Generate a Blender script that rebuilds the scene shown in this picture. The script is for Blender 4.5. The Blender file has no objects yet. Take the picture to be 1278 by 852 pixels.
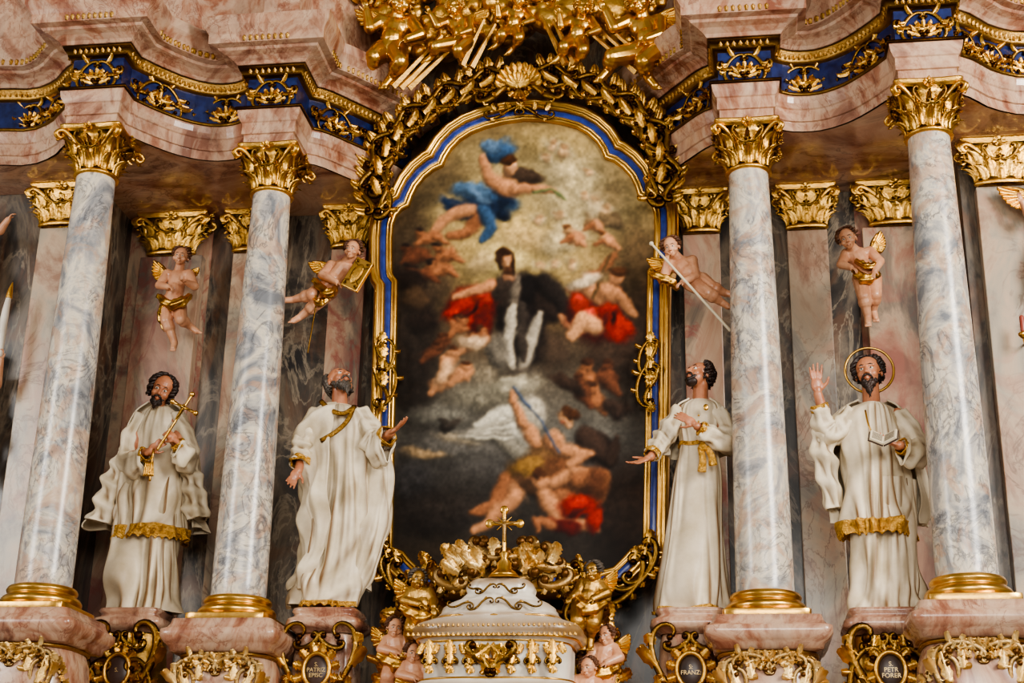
import bpy, math, random
import numpy as np
from mathutils import Vector, Matrix
rnd=random.Random(7)
sc=bpy.context.scene
pi=math.pi
# ---------------------------------------------------------------- camera
F=1900.0; TH=math.radians(20.8); RO=math.radians(1.17); YW=math.radians(8.4)
CAM=np.array([1.82,-11.72,1.6])
r0=np.array([math.cos(YW),math.sin(YW),0]); f0=np.array([-math.sin(YW)*math.cos(TH),math.cos(YW)*math.cos(TH),math.sin(TH)])
u0=np.array([math.sin(YW)*math.sin(TH),-math.cos(YW)*math.sin(TH),math.cos(TH)])
R_=math.cos(RO)*r0+math.sin(RO)*u0; U_=-math.sin(RO)*r0+math.cos(RO)*u0
cd=bpy.data.cameras.new("camera"); cam=bpy.data.objects.new("camera",cd); sc.collection.objects.link(cam)
cd.sensor_width=36; cd.sensor_fit='HORIZONTAL'; cd.lens=F/1278*36; cd.clip_end=200
cam.matrix_world=Matrix(((R_[0],U_[0],-f0[0],CAM[0]),(R_[1],U_[1],-f0[1],CAM[1]),(R_[2],U_[2],-f0[2],CAM[2]),(0,0,0,1)))
sc.camera=cam
try: sc.view_settings.look='AgX - Medium High Contrast'
except Exception: pass
def ray(px,py): return (px-639)*R_+(426-py)*U_+F*f0
def pt(px,py,Y):
    d=ray(px,py); return CAM+d*((Y-CAM[1])/d[1])
def proj(P):
    Q=np.asarray(P)-CAM; z=Q@f0
    return 639+F*(Q@R_)/z, 426-F*(Q@U_)/z
def A(*a): return np.array(a,float)
def nz(v): return v/ (np.linalg.norm(v)+1e-12)
# ---------------------------------------------------------------- materials
def lin(c): return tuple([((x/255)/12.92 if x/255<=.04045 else ((x/255+.055)/1.055)**2.4) for x in c])+(1,)
def newmat(name):
    m=bpy.data.materials.new(name); m.use_nodes=True; nt=m.node_tree; b=nt.nodes['Principled BSDF']; return m,nt,b
def coords(nt,scale=(1,1,1),rot=(0,0,0)):
    tc=nt.nodes.new('ShaderNodeTexCoord'); oi=nt.nodes.new('ShaderNodeObjectInfo')
    mu=nt.nodes.new('ShaderNodeMath'); mu.operation='MULTIPLY'; mu.inputs[1].default_value=37
    nt.links.new(oi.outputs['Random'],mu.inputs[0])
    va=nt.nodes.new('ShaderNodeVectorMath'); va.operation='ADD'
    nt.links.new(tc.outputs['Object'],va.inputs[0]); nt.links.new(mu.outputs[0],va.inputs[1])
    mp=nt.nodes.new('ShaderNodeMapping'); mp.inputs['Scale'].default_value=scale; mp.inputs['Rotation'].default_value=rot
    nt.links.new(va.outputs[0],mp.inputs[0]); return mp.outputs[0]
def noise(nt,vec,scale,detail=6,dist=0,rough=.55):
    n=nt.nodes.new('ShaderNodeTexNoise'); n.inputs['Scale'].default_value=scale; n.inputs['Detail'].default_value=detail
    n.inputs['Distortion'].default_value=dist; n.inputs['Roughness'].default_value=rough; nt.links.new(vec,n.inputs['Vector']); return n.outputs['Fac']
def ramp(nt,fac,els):
    r=nt.nodes.new('ShaderNodeValToRGB'); nt.links.new(fac,r.inputs[0]); e=r.color_ramp.elements
    e[0].position=els[0][0]; e[0].color=els[0][1]; e[1].position=els[-1][0]; e[1].color=els[-1][1]
    for p,c in els[1:-1]:
        x=e.new(p); x.color=c
    return r.outputs[0]
def mix(nt,fac,a,b,mode='MIX'):
    m=nt.nodes.new('ShaderNodeMix'); m.data_type='RGBA'; m.blend_type=mode
    if isinstance(fac,(int,float)): m.inputs[0].default_value=fac
    else: nt.links.new(fac,m.inputs[0])
    for s,v in ((6,a),(7,b)):
        if isinstance(v,tuple): m.inputs[s].default_value=v
        else: nt.links.new(v,m.inputs[s])
    return m.outputs[2]
def marble(name,els,vein,scale=1.2,vs=2.2,va=.75,rough=.2,stretch=(1,1,.6),rot=(.3,.5,.2),width=.03,coat=.25,patch=None):
    m,nt,b=newmat(name); v=coords(nt,stretch,rot)
    n1=noise(nt,v,scale,8,1.2,.62); c=ramp(nt,n1,[(p,lin(k)) for p,k in els])
    if patch:
        n4=noise(nt,v,scale*1.3,6,1.6,.6); mk4=ramp(nt,n4,[(.50,(0,0,0,1)),(.60,(patch[1],)*3+(1,))]); c=mix(nt,mk4,c,lin(patch[0]))
    n2=noise(nt,v,vs,9,2.2,.6)
    s=nt.nodes.new('ShaderNodeMath'); s.operation='SUBTRACT'; nt.links.new(n2,s.inputs[0]); s.inputs[1].default_value=.5
    a=nt.nodes.new('ShaderNodeMath'); a.operation='ABSOLUTE'; nt.links.new(s.outputs[0],a.inputs[0])
    mk=ramp(nt,a.outputs[0],[(0,(va,va,va,1)),(width,(0,0,0,1))])
    n3=noise(nt,v,scale*.8,3,.5); mk3=ramp(nt,n3,[(.40,(0,0,0,1)),(.55,(1,1,1,1))])
    mk=mix(nt,1.0,mk,mk3,'MULTIPLY')
    c=mix(nt,mk,c,lin(vein)); nt.links.new(c,b.inputs['Base Color'])
    b.inputs['Roughness'].default_value=rough; b.inputs['Coat Weight'].default_value=coat; b.inputs['Coat Roughness'].default_value=.18
    return m
def plain(name,c1,c2,rough=.5,metal=0,scale=6,bump=0,bscale=30,cavity_shade=None,coat=0,dr=(.44,.52),spec=.5):
    m,nt,b=newmat(name); v=coords(nt)
    n=noise(nt,v,scale,5); c=ramp(nt,n,[(.35,lin(c1)),(.65,lin(c2))])
    if cavity_shade:
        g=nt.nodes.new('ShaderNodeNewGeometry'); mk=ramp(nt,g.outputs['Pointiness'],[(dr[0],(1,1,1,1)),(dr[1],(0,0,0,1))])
        c=mix(nt,mk,c,lin(cavity_shade))  # shade of creases and hollows painted into the colour, following pointiness
    nt.links.new(c,b.inputs['Base Color']); b.inputs['Roughness'].default_value=rough; b.inputs['Metallic'].default_value=metal
    b.inputs['Coat Weight'].default_value=coat; b.inputs['Specular IOR Level'].default_value=spec
    if bump:
        bn=nt.nodes.new('ShaderNodeBump'); bn.inputs['Strength'].default_value=bump; bn.inputs['Distance'].default_value=.02
        nt.links.new(noise(nt,v,bscale,4),bn.inputs['Height']); nt.links.new(bn.outputs[0],b.inputs['Normal'])
    return m
M_col=marble('column_marble',[(.34,(112,114,118)),(.43,(166,162,156)),(.50,(208,196,176)),(.56,(170,164,158)),(.66,(118,120,124))],(78,76,80),2.4,3.6,.75,.27,(1,1,.85),(.5,.3,.1),.04,.12,((180,138,104),.55))
M_pil=marble('pilaster_marble',[(.36,(132,100,80)),(.46,(168,146,122)),(.54,(150,138,120)),(.64,(112,104,96))],(92,62,48),1.4,2.2,.6,.32,(1,1,.6),(.2,.7,.1),.03,.08,((154,100,76),.35))
M_dark=marble('dark_marble',[(.36,(26,24,24)),(.45,(54,49,45)),(.53,(104,92,78)),(.58,(68,61,54)),(.66,(36,33,33))],(148,134,114),1.6,2.0,.65,.32,(1,1,.42),(.2,.85,.1),.03,.08,((108,74,50),.45))
M_pink=marble('pink_marble',[(.36,(118,76,62)),(.44,(148,114,92)),(.51,(162,138,114)),(.58,(124,108,92)),(.66,(92,82,74))],(124,54,48),1.5,1.9,.65,.32,(1,1,.5),(.1,.8,.3),.05,.08,((148,88,72),.42))
M_rose=marble('rose_marble',[(.36,(120,72,54)),(.44,(156,110,86)),(.52,(186,152,126)),(.58,(158,118,96)),(.66,(118,80,64))],(104,50,40),2.0,3.4,.6,.27,patch=((190,166,142),.5))
M_sof=marble('soffit_marble',[(.36,(140,88,66)),(.46,(186,138,108)),(.54,(206,168,138)),(.64,(140,104,84))],(104,62,50),1.4,2.6,.6,.13,(.6,1,1),(.1,.1,.6),.03,.6)
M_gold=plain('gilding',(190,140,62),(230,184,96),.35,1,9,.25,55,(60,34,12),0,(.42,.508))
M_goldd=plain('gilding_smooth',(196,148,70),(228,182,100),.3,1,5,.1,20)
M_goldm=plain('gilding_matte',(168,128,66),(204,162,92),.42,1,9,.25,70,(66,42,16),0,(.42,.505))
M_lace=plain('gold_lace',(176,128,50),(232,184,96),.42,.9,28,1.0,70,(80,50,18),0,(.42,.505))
M_blue=plain('lapis_blue',(13,20,58),(28,42,92),.3,0,12,.05,30)
M_band=plain('blue_frame_paint',(26,40,104),(44,62,138),.3,0,12,.05,30)
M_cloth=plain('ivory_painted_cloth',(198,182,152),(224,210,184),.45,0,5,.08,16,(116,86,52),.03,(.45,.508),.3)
M_skin=plain('painted_skin',(156,96,66),(184,122,88),.42,0,12,0,20,None,.1)
M_skinc=plain('painted_child_skin',(190,132,98),(216,162,126),.4,0,10,0,20,None,.1)
M_hair=plain('dark_hair',(26,16,12),(52,32,24),.5,0,14,.1,60)
M_hairg=plain('grey_beard',(50,42,36),(88,78,68),.5,0,14,.1,60)
M_hairb=plain('brown_hair',(70,40,22),(104,64,38),.5,0,14,.1,60)
M_white=plain('white_enamel',(212,202,186),(232,224,210),.3,0,6,.06,12,(136,104,64),.15,(.44,.505))
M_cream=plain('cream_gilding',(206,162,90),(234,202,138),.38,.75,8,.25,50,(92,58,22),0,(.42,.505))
M_eye=plain('eye_white',(200,192,178),(210,202,190),.3)
M_iris=plain('eye_dark',(22,14,10),(30,20,14),.3)
M_lip=plain('lips',(140,62,50),(150,70,56),.4)
M_paper=plain('book_pages',(200,186,156),(214,200,172),.6)
M_plate=plain('plate_dark',(52,38,34),(74,56,50),.35)
M_stone=plain('floor_stone',(120,112,104),(140,132,122),.4,0,2)
M_letter=plain('gilt_letter',(200,170,114),(214,186,132),.4,.3)
# ---------------------------------------------------------------- geometry
def gridf(m,n,wrap=True,off=0):
    i=np.arange(m-1)[:,None]; nn=n if wrap else n-1; j=np.arange(nn)[None,:]; j2=(j+1)%n
    return (np.stack([i*n+j+0*j2,i*n+j2,(i+1)*n+j2,(i+1)*n+j],-1).reshape(-1,4))+off
class MB:
    def __init__(s): s.v=[];s.f=[];s.n=0
    def add(s,V,Fc):
        V=np.asarray(V,float).reshape(-1,3); s.v.append(V); s.f.append(np.asarray(Fc)+s.n); s.n+=len(V); return s
    def build(s,name,mat,parent=None,smooth=True,remesh=0,bevel=0,sm=3,sol=0,label=None,org=None,kind=None):
        V=np.vstack(s.v); me=bpy.data.meshes.new(name)
        o_=A(*parent['org']) if parent is not None and 'org' in parent else A(0,0,0)
        if org is not None: o_=org
        me.from_pydata((V-o_).tolist(),[],np.vstack(s.f).tolist()); me.update()
        if smooth: me.polygons.foreach_set('use_smooth',[True]*len(me.polygons))
        me.materials.append(mat); o=bpy.data.objects.new(name,me); sc.collection.objects.link(o)
        if parent is not None: o.parent=parent
        if bevel:
            b=o.modifiers.new('b','BEVEL'); b.width=bevel; b.segments=2; b.limit_method='ANGLE'
        if remesh:
            r=o.modifiers.new('r','REMESH'); r.mode='VOXEL'; r.voxel_size=remesh; r.use_smooth_shade=True
            if sm:
                q=o.modifiers.new('s','SMOOTH'); q.factor=.5; q.iterations=sm
        if sol:
            q=o.modifiers.new('t','SOLIDIFY'); q.thickness=sol; q.offset=0
        if label: o['label']=label
        if kind: o['kind']=kind
        return o
def empty(name,org,label,cat,group=None):
    e=bpy.data.objects.new(name,None); e.location=Vector(org); e.empty_display_size=.1; sc.collection.objects.link(e)
    e['org']=[float(x) for x in org]; e['label']=label; e['category']=cat
    if group: e['group']=group
    return e
def tag(o,label,cat=None,kind=None,group=None):
    o['label']=label
    if cat:o['category']=cat
    if kind:o['kind']=kind
    if group:o['group']=group
    return o
def cr(P,m):
    P=np.asarray(P,float); 
    if P.ndim==1: P=P[:,None]
    return crt(P,np.linspace(0,len(P)-1,m))
def crt(P,t):
    k=len(P); Q=np.vstack([2*P[0]-P[1],P,2*P[-1]-P[-2]])
    i=np.clip(t.astype(int),0,k-2); f=(t-i)[:,None]
    a,b,c,d=Q[i],Q[i+1],Q[i+2],Q[i+3]
    return .5*((2*b)+(-a+c)*f+(2*a-5*b+4*c-d)*f**2+(-a+3*b-3*c+d)*f**3)
I3=np.eye(3)
def ell(mb,c,r,M=I3,n=16,m=11):
    r=np.ones(3)*r; t=np.linspace(.02,pi-.02,m)[:,None]; a=np.linspace(0,2*pi,n,endpoint=False)[None,:]
    V=np.stack([np.sin(t)*np.cos(a),np.sin(t)*np.sin(a),np.cos(t)+0*a],-1).reshape(-1,3)*r
    mb.add(V@np.asarray(M).T+c,gridf(m,n))
def frame(t,up=None):
    t=nz(t); h=A(0,0,1) if abs(t[2])<.9 else A(1,0,0)
    if up is not None: h=up
    n1=nz(np.cross(t,h)); n2=np.cross(n1,t); return n1,n2
def cap(mb,p1,p2,r1,r2,n=12):
    p1=np.asarray(p1,float);p2=np.asarray(p2,float); d=p2-p1; t=nz(d); n1,n2=frame(t)
    th=np.linspace(.04,pi/2,5); rows=[]
    for x in th: rows.append((p1-t*r1*math.cos(x),r1*math.sin(x)))
    for x in th[::-1]: rows.append((p2+t*r2*math.cos(x),r2*math.sin(x)))
    a=np.linspace(0,2*pi,n,endpoint=False)
    V=[c+r*(np.cos(a)[:,None]*n1+np.sin(a)[:,None]*n2) for c,r in rows]
    mb.add(np.vstack(V),gridf(len(rows),n))
def tube(mb,P,R,n=12,m=None,caps=True,nrm=None,flat=1,fold=0,fn=5,seed=0,grav=0):
    m=m or max(len(P),3)*4
    P=cr(P,m); R=np.abs(cr(R,m)[:,0])
    T=np.gradient(P,axis=0); T/=np.linalg.norm(T,axis=1)[:,None]+1e-9
    a=np.linspace(0,2*pi,n,endpoint=False); V=[]
    n1,n2=frame(T[0]); rg=np.random.RandomState(seed); ph=rg.rand(6)*6
    for i in range(m):
        if nrm is not None:
            n2=nz(nrm-T[i]*(nrm@T[i])); n1=np.cross(T[i],n2)
        else:
            n1=nz(n1-T[i]*(n1@T[i])); n2=np.cross(T[i],n1)
        s=i/(m-1); f=np.ones(n)
        if fold:
            rd=lambda x:2*((1+np.cos(x))/2)**1.7-1
            f=1+fold*(rd(fn*a+ph[0]+3*s)*.6+.6*rd(a+ph[1]+26*s+ph[3])+.4*np.sin(a*2+23*s+ph[2]))
        row=P[i]+R[i]*f[:,None]*(np.cos(a)[:,None]*n1+flat*np.sin(a)[:,None]*n2)
        if grav: row=row+A(0,0,-1)*grav*s*np.clip(-(row-P[i])[:,2:3]/ (R[i]+1e-6),0,1)
        if caps and i==0: V.append(P[i]+(row-P[i])*.02)
        V.append(row)
        if caps and i==m-1: V.append(P[i]+(row-P[i])*.02)
    mb.add(np.vstack(V),gridf(len(V),n))
def lathe(mb,prof,c,n=48,sx=1,sy=1,ex=None,rot=0):
    a=np.linspace(0,2*pi,n,endpoint=False); ca,sa=np.cos(a),np.sin(a)
    if ex:
        k=(np.abs(ca)**ex+np.abs(sa)**ex)**(-1/ex); ca,sa=ca*k,sa*k
    V=np.vstack([np.stack([c[0]+r*ca*sx,c[1]+r*sa*sy,np.full(n,c[2]+z)],-1) for r,z in prof]); mb.add(V,gridf(len(prof),n))
def box(mb,c,d,M=I3):
    x,y,z=A(*d)/2; V=np.array([[-x,-y,-z],[x,-y,-z],[x,y,-z],[-x,y,-z],[-x,-y,z],[x,-y,z],[x,y,z],[-x,y,z]])
    mb.add(V@np.asarray(M).T+c,[[0,3,2,1],[4,5,6,7],[0,1,5,4],[1,2,6,5],[2,3,7,6],[3,0,4,7]])
def sweep(mb,path,prof,to3,closed=False):
    P=np.asarray(path,float); k=len(P)
    if closed: d=np.roll(P,-1,0)-P; dp=P-np.roll(P,1,0)
    else:
        d=np.vstack([P[1:]-P[:-1],P[-1:]-P[-2:-1]]); dp=np.vstack([d[:1],d[:-1]])
    nn=lambda v:np.stack([v[:,1],-v[:,0]],-1)/(np.linalg.norm(v,axis=1)[:,None]+1e-9)
    a,b=nn(d),nn(dp); N=(a+b)/np.maximum(1+np.sum(a*b,1),.45)[:,None]
    V=[to3(P[i]+N[i]*o,h) for i in range(k) for o,h in prof]
    f=gridf(k,len(prof),False)
    if closed:
        m=len(prof); f=np.vstack([f,[[ (k-1)*m+j,(k-1)*m+j+1,j+1,j] for j in range(m-1)]])
    mb.add(V,f)
def leaf(mb,o,up,out,L,W,curl=.35,nu=9,nv=7,lobes=4):
    up=nz(up); out=nz(out-up*(out@up)); side=np.cross(up,out)
    u=np.linspace(0,1,nu)[:,None]; v=np.linspace(-1,1,nv)[None,:]
    h=L*(u-.28*u**5); of=L*curl*(u**2.6)-L*.12*curl*np.maximum(u-.8,0)*5
    w=W*(.45+.55*np.sin(pi*np.clip(u*.85+.12,0,1)))*(1-.36*np.abs(np.sin(lobes*pi*u)))*np.sqrt(np.maximum(1-u**5,.01))
    rel=W*(.34*(1-np.abs(v))+.14*np.cos(v*pi*2.5))
    V=o+(h[...,None]+0*v[...,None])*up+(of+rel-W*.25*v**2)[...,None]*out+(w*v)[...,None]*side
    mb.add(V.reshape(-1,3),gridf(nu,nv,False))
def _cs(kind,turn):
    m=44; s=np.linspace(0,1,m*6); u=2*s-1; b=8*2*pi*turn/2; k=2.2+b*np.abs(u)**3
    if kind=='S': k=k*np.sign(u)
    hd=np.cumsum(k)*(s[1]-s[0]); p=np.stack([np.cumsum(np.cos(hd)),np.cumsum(np.sin(hd))],-1)
    q=p-p[0]; e=q[-1]; L=e@e; x=(q@e)/L; y=(q@A(-e[1],e[0]))/L; p=np.stack([x,y],-1)[::6]
    return p
CS={k:_cs(k,1.5) for k in 'CS'}
def scroll(mb,p0,p1,nrm,kind='C',flip=1,th=.02,leaves=3,ll=.4,n=8,flat=.8):
    p0=np.asarray(p0,float);p1=np.asarray(p1,float); e1=p1-p0; e2=np.cross(nz(nrm),e1)*flip; c=CS[kind]
    P=p0+c[:,:1]*e1+c[:,1:]*e2; k=len(P); s=np.linspace(0,1,k)
    R=th*(.45+.75*np.sin(pi*s)**.7)
    T=np.gradient(P,axis=0); T/=np.linalg.norm(T,axis=1)[:,None]
    tube(mb,P,R,n,k,True,nz(nrm),flat)
    ell(mb,P[0]+nz(nrm)*th*.4,th*1.2,I3,8,6); ell(mb,P[-1]+nz(nrm)*th*.4,th*1.2,I3,8,6)
    if leaves:
        mid=P.mean(0); Lc=np.linalg.norm(e1)
        for j in range(leaves):
            q=(j+1)/(leaves+1); i=int((.16+.68*q)*k); o=P[i]; ou=nz(o-mid+nz(nrm)*.01); sg=1 if j%2 or kind=='C' else -1
            tt=T[i]*(1 if q<=.5 else -1)
            leaf(mb,o,nz(ou*.8+tt*.6*sg),nz(nrm),Lc*ll*(.8+.4*math.sin(j*2.3+1)),Lc*ll*.28,.4,8,5,3)
N_=A(0,-1,0)
# ---------------------------------------------------------------- floor, walls, podium
b=MB(); box(b,A(0,-8,-.05),(24,22,.1)); tag(b.build('floor',M_stone,smooth=False),'pale stone church floor',None,'structure')
b=MB(); box(b,A(0,.15,1.445),(11.6,1.9,2.89)); tag(b.build('altar_podium',M_rose,smooth=False,bevel=.03),'tall rose marble altar podium standing on the floor','podium')
def wall(name,x0,x1,y,mat,lab,th=.1,z0=2.9,z1=11.4):
    b=MB(); box(b,A((x0+x1)/2,y+th/2,(z0+z1)/2),(x1-x0,th,z1-z0)); return tag(b.build(name,mat,smooth=False),lab,None,'structure')
wall('wall_back',-1.45,1.45,1.25,M_dark,'dark marble wall behind the altar painting')
for s,nm in ((-1,'wall_left'),(1,'wall_right')):
    for (p,q,y,m,l,th) in [(1.45,3.06,1.25,M_dark,'dark grey marble wall with brown veins',.1),(3.06,3.9,1.25,M_pink,'rose and grey veined marble wall panel',.1),(3.9,4.0,.52,M_dark,'dark marble return wall',.83),(4.0,6.2,.52,M_dark,'dark marble outer wall with pale veins',.1)]:
        a,c=(p,q) if s>0 else (-q,-p)
        wall(nm,a,c,y,m,l,th)
# ---------------------------------------------------------------- capitals, columns
def capital_mesh():
    b=MB(); c=A(0,0,0)
    lathe(b,[(.165,0),(.19,.005),(.195,.02),(.185,.035),(.165,.04),(.155,.1),(.16,.22),(.20,.33),(.24,.375),(.1,.376)],c,40)
    for ring,(z0,r,h,w,off,nn,cu) in enumerate([(.035,.165,.18,.054,0,8,.75),(.06,.165,.24,.05,pi/8,8,.66),(.16,.17,.2,.034,0,16,.8)]):
        for k in range(nn):
            a=k*2*pi/nn+off; o=A(r*math.cos(a),r*math.sin(a),z0); leaf(b,o,A(0,0,1),A(math.cos(a),math.sin(a),0),h,w,cu,15,9,6.5)
            leaf(b,o+A(math.cos(a),math.sin(a),0)*.014,A(0,0,1),A(math.cos(a),math.sin(a),0),h*.7,w*.5,cu,8,5,3)
    for k in range(4):
        a=pi/4+k*pi/2; d=A(math.cos(a),math.sin(a),0); s=np.cross(A(0,0,1),d)
        for sg in (-1,1):
            p=[d*.2+s*sg*.09+A(0,0,.2),d*.26+s*sg*.05+A(0,0,.3),d*.345+s*sg*.02+A(0,0,.365),d*.40+s*sg*.012+A(0,0,.335),d*.37+s*sg*.012+A(0,0,.295),d*.335+s*sg*.012+A(0,0,.315),d*.35+s*sg*.012+A(0,0,.335)]
            tube(b,p,[.012,.016,.02,.018,.015,.012,.009],8,26)
        leaf(b,d*.22+A(0,0,.18),A(0,0,1),d,.16,.05,1.0,9,7,3)
        leaf(b,d*.34+A(0,0,.36),A(0,0,-1)+d*.2,d,.14,.035,.3,8,5,3)
        a=k*pi/2; d=A(math.cos(a),math.sin(a),0); s=np.cross(A(0,0,1),d)
        for sg in (-1,1):
            scroll(b,d*.235+s*sg*.02+A(0,0,.24),d*.26+s*sg*.10+A(0,0,.33),d,'C',sg,.010,2,.5)
        for j in range(8):
            g=j*pi/4; leaf(b,d*.275+A(0,0,.375),nz(s*math.cos(g)+A(0,0,1)*math.sin(g)),d,.065,.022,.5,6,5,2)
        ell(b,d*.29+A(0,0,.375),.016)
    n=64; a=np.linspace(0,2*pi,n,endpoint=False)
    q=np.abs(((a+pi/4)%(pi/2))-pi/4)/(pi/4)
    rr=.265/np.maximum(np.cos((q)*pi/4),.5)*(1+.06*q**2); rr=np.where(q>.93,rr*.955,rr)*.99
    rows=[]
    for k,z in ((.86,.372),(.9,.385),(.97,.395),(.97,.402),(1.0,.408),(1.0,.425),(.3,.426)):
        rows.append(np.stack([rr*k*np.cos(a),rr*k*np.sin(a),np.full(n,z)],-1))
    b.add(np.vstack(rows),gridf(len(rows),n))
    return b
CAPM=capital_mesh()
SH0,SH1=3.93,7.53
def put(data,name,par,loc,scale=(1,1,1),rotz=0):
    o=bpy.data.objects.new(name,data); sc.collection.objects.link(o); o.parent=par; o.location=loc; o.scale=scale; o.rotation_euler=(0,0,rotz); return o
capdata=None
colpos=[(-3.52,-.49),(-2.087,0),(2.087,0),(3.52,-.49)]
for x,y in colpos:
    e=empty('column',(x,y,3.74),'grey and white veined marble column with gilded Corinthian capital','column','marble columns of the altar')
    b=MB(); prof=[]
    for i in range(25):
        t=i/24; prof.append((.222-.057*t**1.5,SH0+.05+(SH1-SH0-.05)*t))
    lathe(b,[(.25,SH0-.02),(.235,SH0+.02)]+prof,A(x,y,0),56); b.build('shaft',M_col,e)
    b=MB(); lathe(b,[(.2,3.80),(.295,3.80),(.312,3.83),(.312,3.85),(.295,3.875),(.27,3.885),(.262,3.90),(.27,3.912),(.275,3.93),(.262,3.955),(.235,3.965),(.22,3.966)],A(x,y,0),56)
    lathe(b,[(.1,3.745),(.33,3.745),(.33,3.80),(.1,3.80)],A(x,y,0),64,ex=14); b.build('base',M_goldd,e,bevel=.004)
    if capdata is None:
        o=CAPM.build('capital',M_gold,None); o.parent=e; capdata=o.data; o.location=(0,0,SH1-3.74)
    else: o=put(capdata,'capital',e,(0,0,SH1-3.74))
for s in (-1,1):
    for (x,y,w,m) in [(1.66,1.185,.34,M_pink),(2.62,1.185,.36,M_pil),(3.42,1.185,.62,M_pink),(4.22,.455,.42,M_pil)]:
        X=x*s; e=empty('pilaster',(X,y,2.92),'flat veined marble pilaster with gilded capital against the wall','pilaster','marble wall pilasters')
        b=MB(); box(b,A(X,y,5.4),(w,.12,4.26)); b.build('shaft',m,e,False,bevel=.008)
        b=MB(); box(b,A(X,y-.03,3.1),(w+.14,.16,.35)); box(b,A(X,y-.02,3.3),(w+.06,.14,.1)); b.build('base',M_rose,e,False,bevel=.01)
        o=put(capdata,'capital',e,(0,-.07,SH1-2.92),(w/.36 if w<.5 else 1.3,.36,1.0))
# ---------------------------------------------------------------- entablature
T2=lambda P,m:[tuple(q) for q in cr(P,m)]
half=T2([(1.12,1.22),(1.2,1.0),(1.36,.74),(1.58,.44),(1.74,.24),(1.86,.16)],14)+[(1.86,-.24),(2.31,-.24)]+T2([(2.31,-.06),(2.48,.03),(2.72,.03),(2.95,-.10),(3.15,-.33),(3.29,-.54)],16)+[(3.29,-.73),(3.75,-.73)]+T2([(3.75,-.5),(3.9,-.40),(4.1,-.2),(4.4,-.06),(4.8,-.1),(5.8,-.1)],12)
to=lambda p,h:(p[0],p[1],h)
def frame_at(seg,q):
    L=[0]
    for a_,b_ in zip(seg,seg[1:]): L.append(L[-1]+np.linalg.norm(b_-a_))
    q=q*L[-1]
    for i in range(len(L)-1):
        if L[i]<=q<=L[i+1]+1e-9: break
    t=(q-L[i])/(L[i+1]-L[i]); d=nz(seg[i+1]-seg[i]); return seg[i]*(1-t)+seg[i+1]*t,d,L[-1]
def orn(mb,c,e1,n,w,h):
    z=A(0,0,1)
    for sg in (-1,1):
        scroll(mb,c+e1*sg*w*.06-z*h*.22,c+e1*sg*w*.45+z*h*.10,n,'S',sg,h*.06,5,.5,flat=.5)
        scroll(mb,c+e1*sg*w*.05+z*h*.24,c+e1*sg*w*.28-z*h*.3,n,'C',-sg,h*.045,3,.55,flat=.5)
        leaf(mb,c+e1*sg*w*.34,e1*sg,n,w*.17,h*.11,.2)
    for a in (-75,-50,-25,25,50,75,0):
        leaf(mb,c-z*h*.3,z*math.cos(math.radians(a))+e1*math.sin(math.radians(a)),n,h*.6,h*.085,.15)
    ell(mb,c-z*h*.3+n*h*.03,h*.07,I3,10,8)
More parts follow.
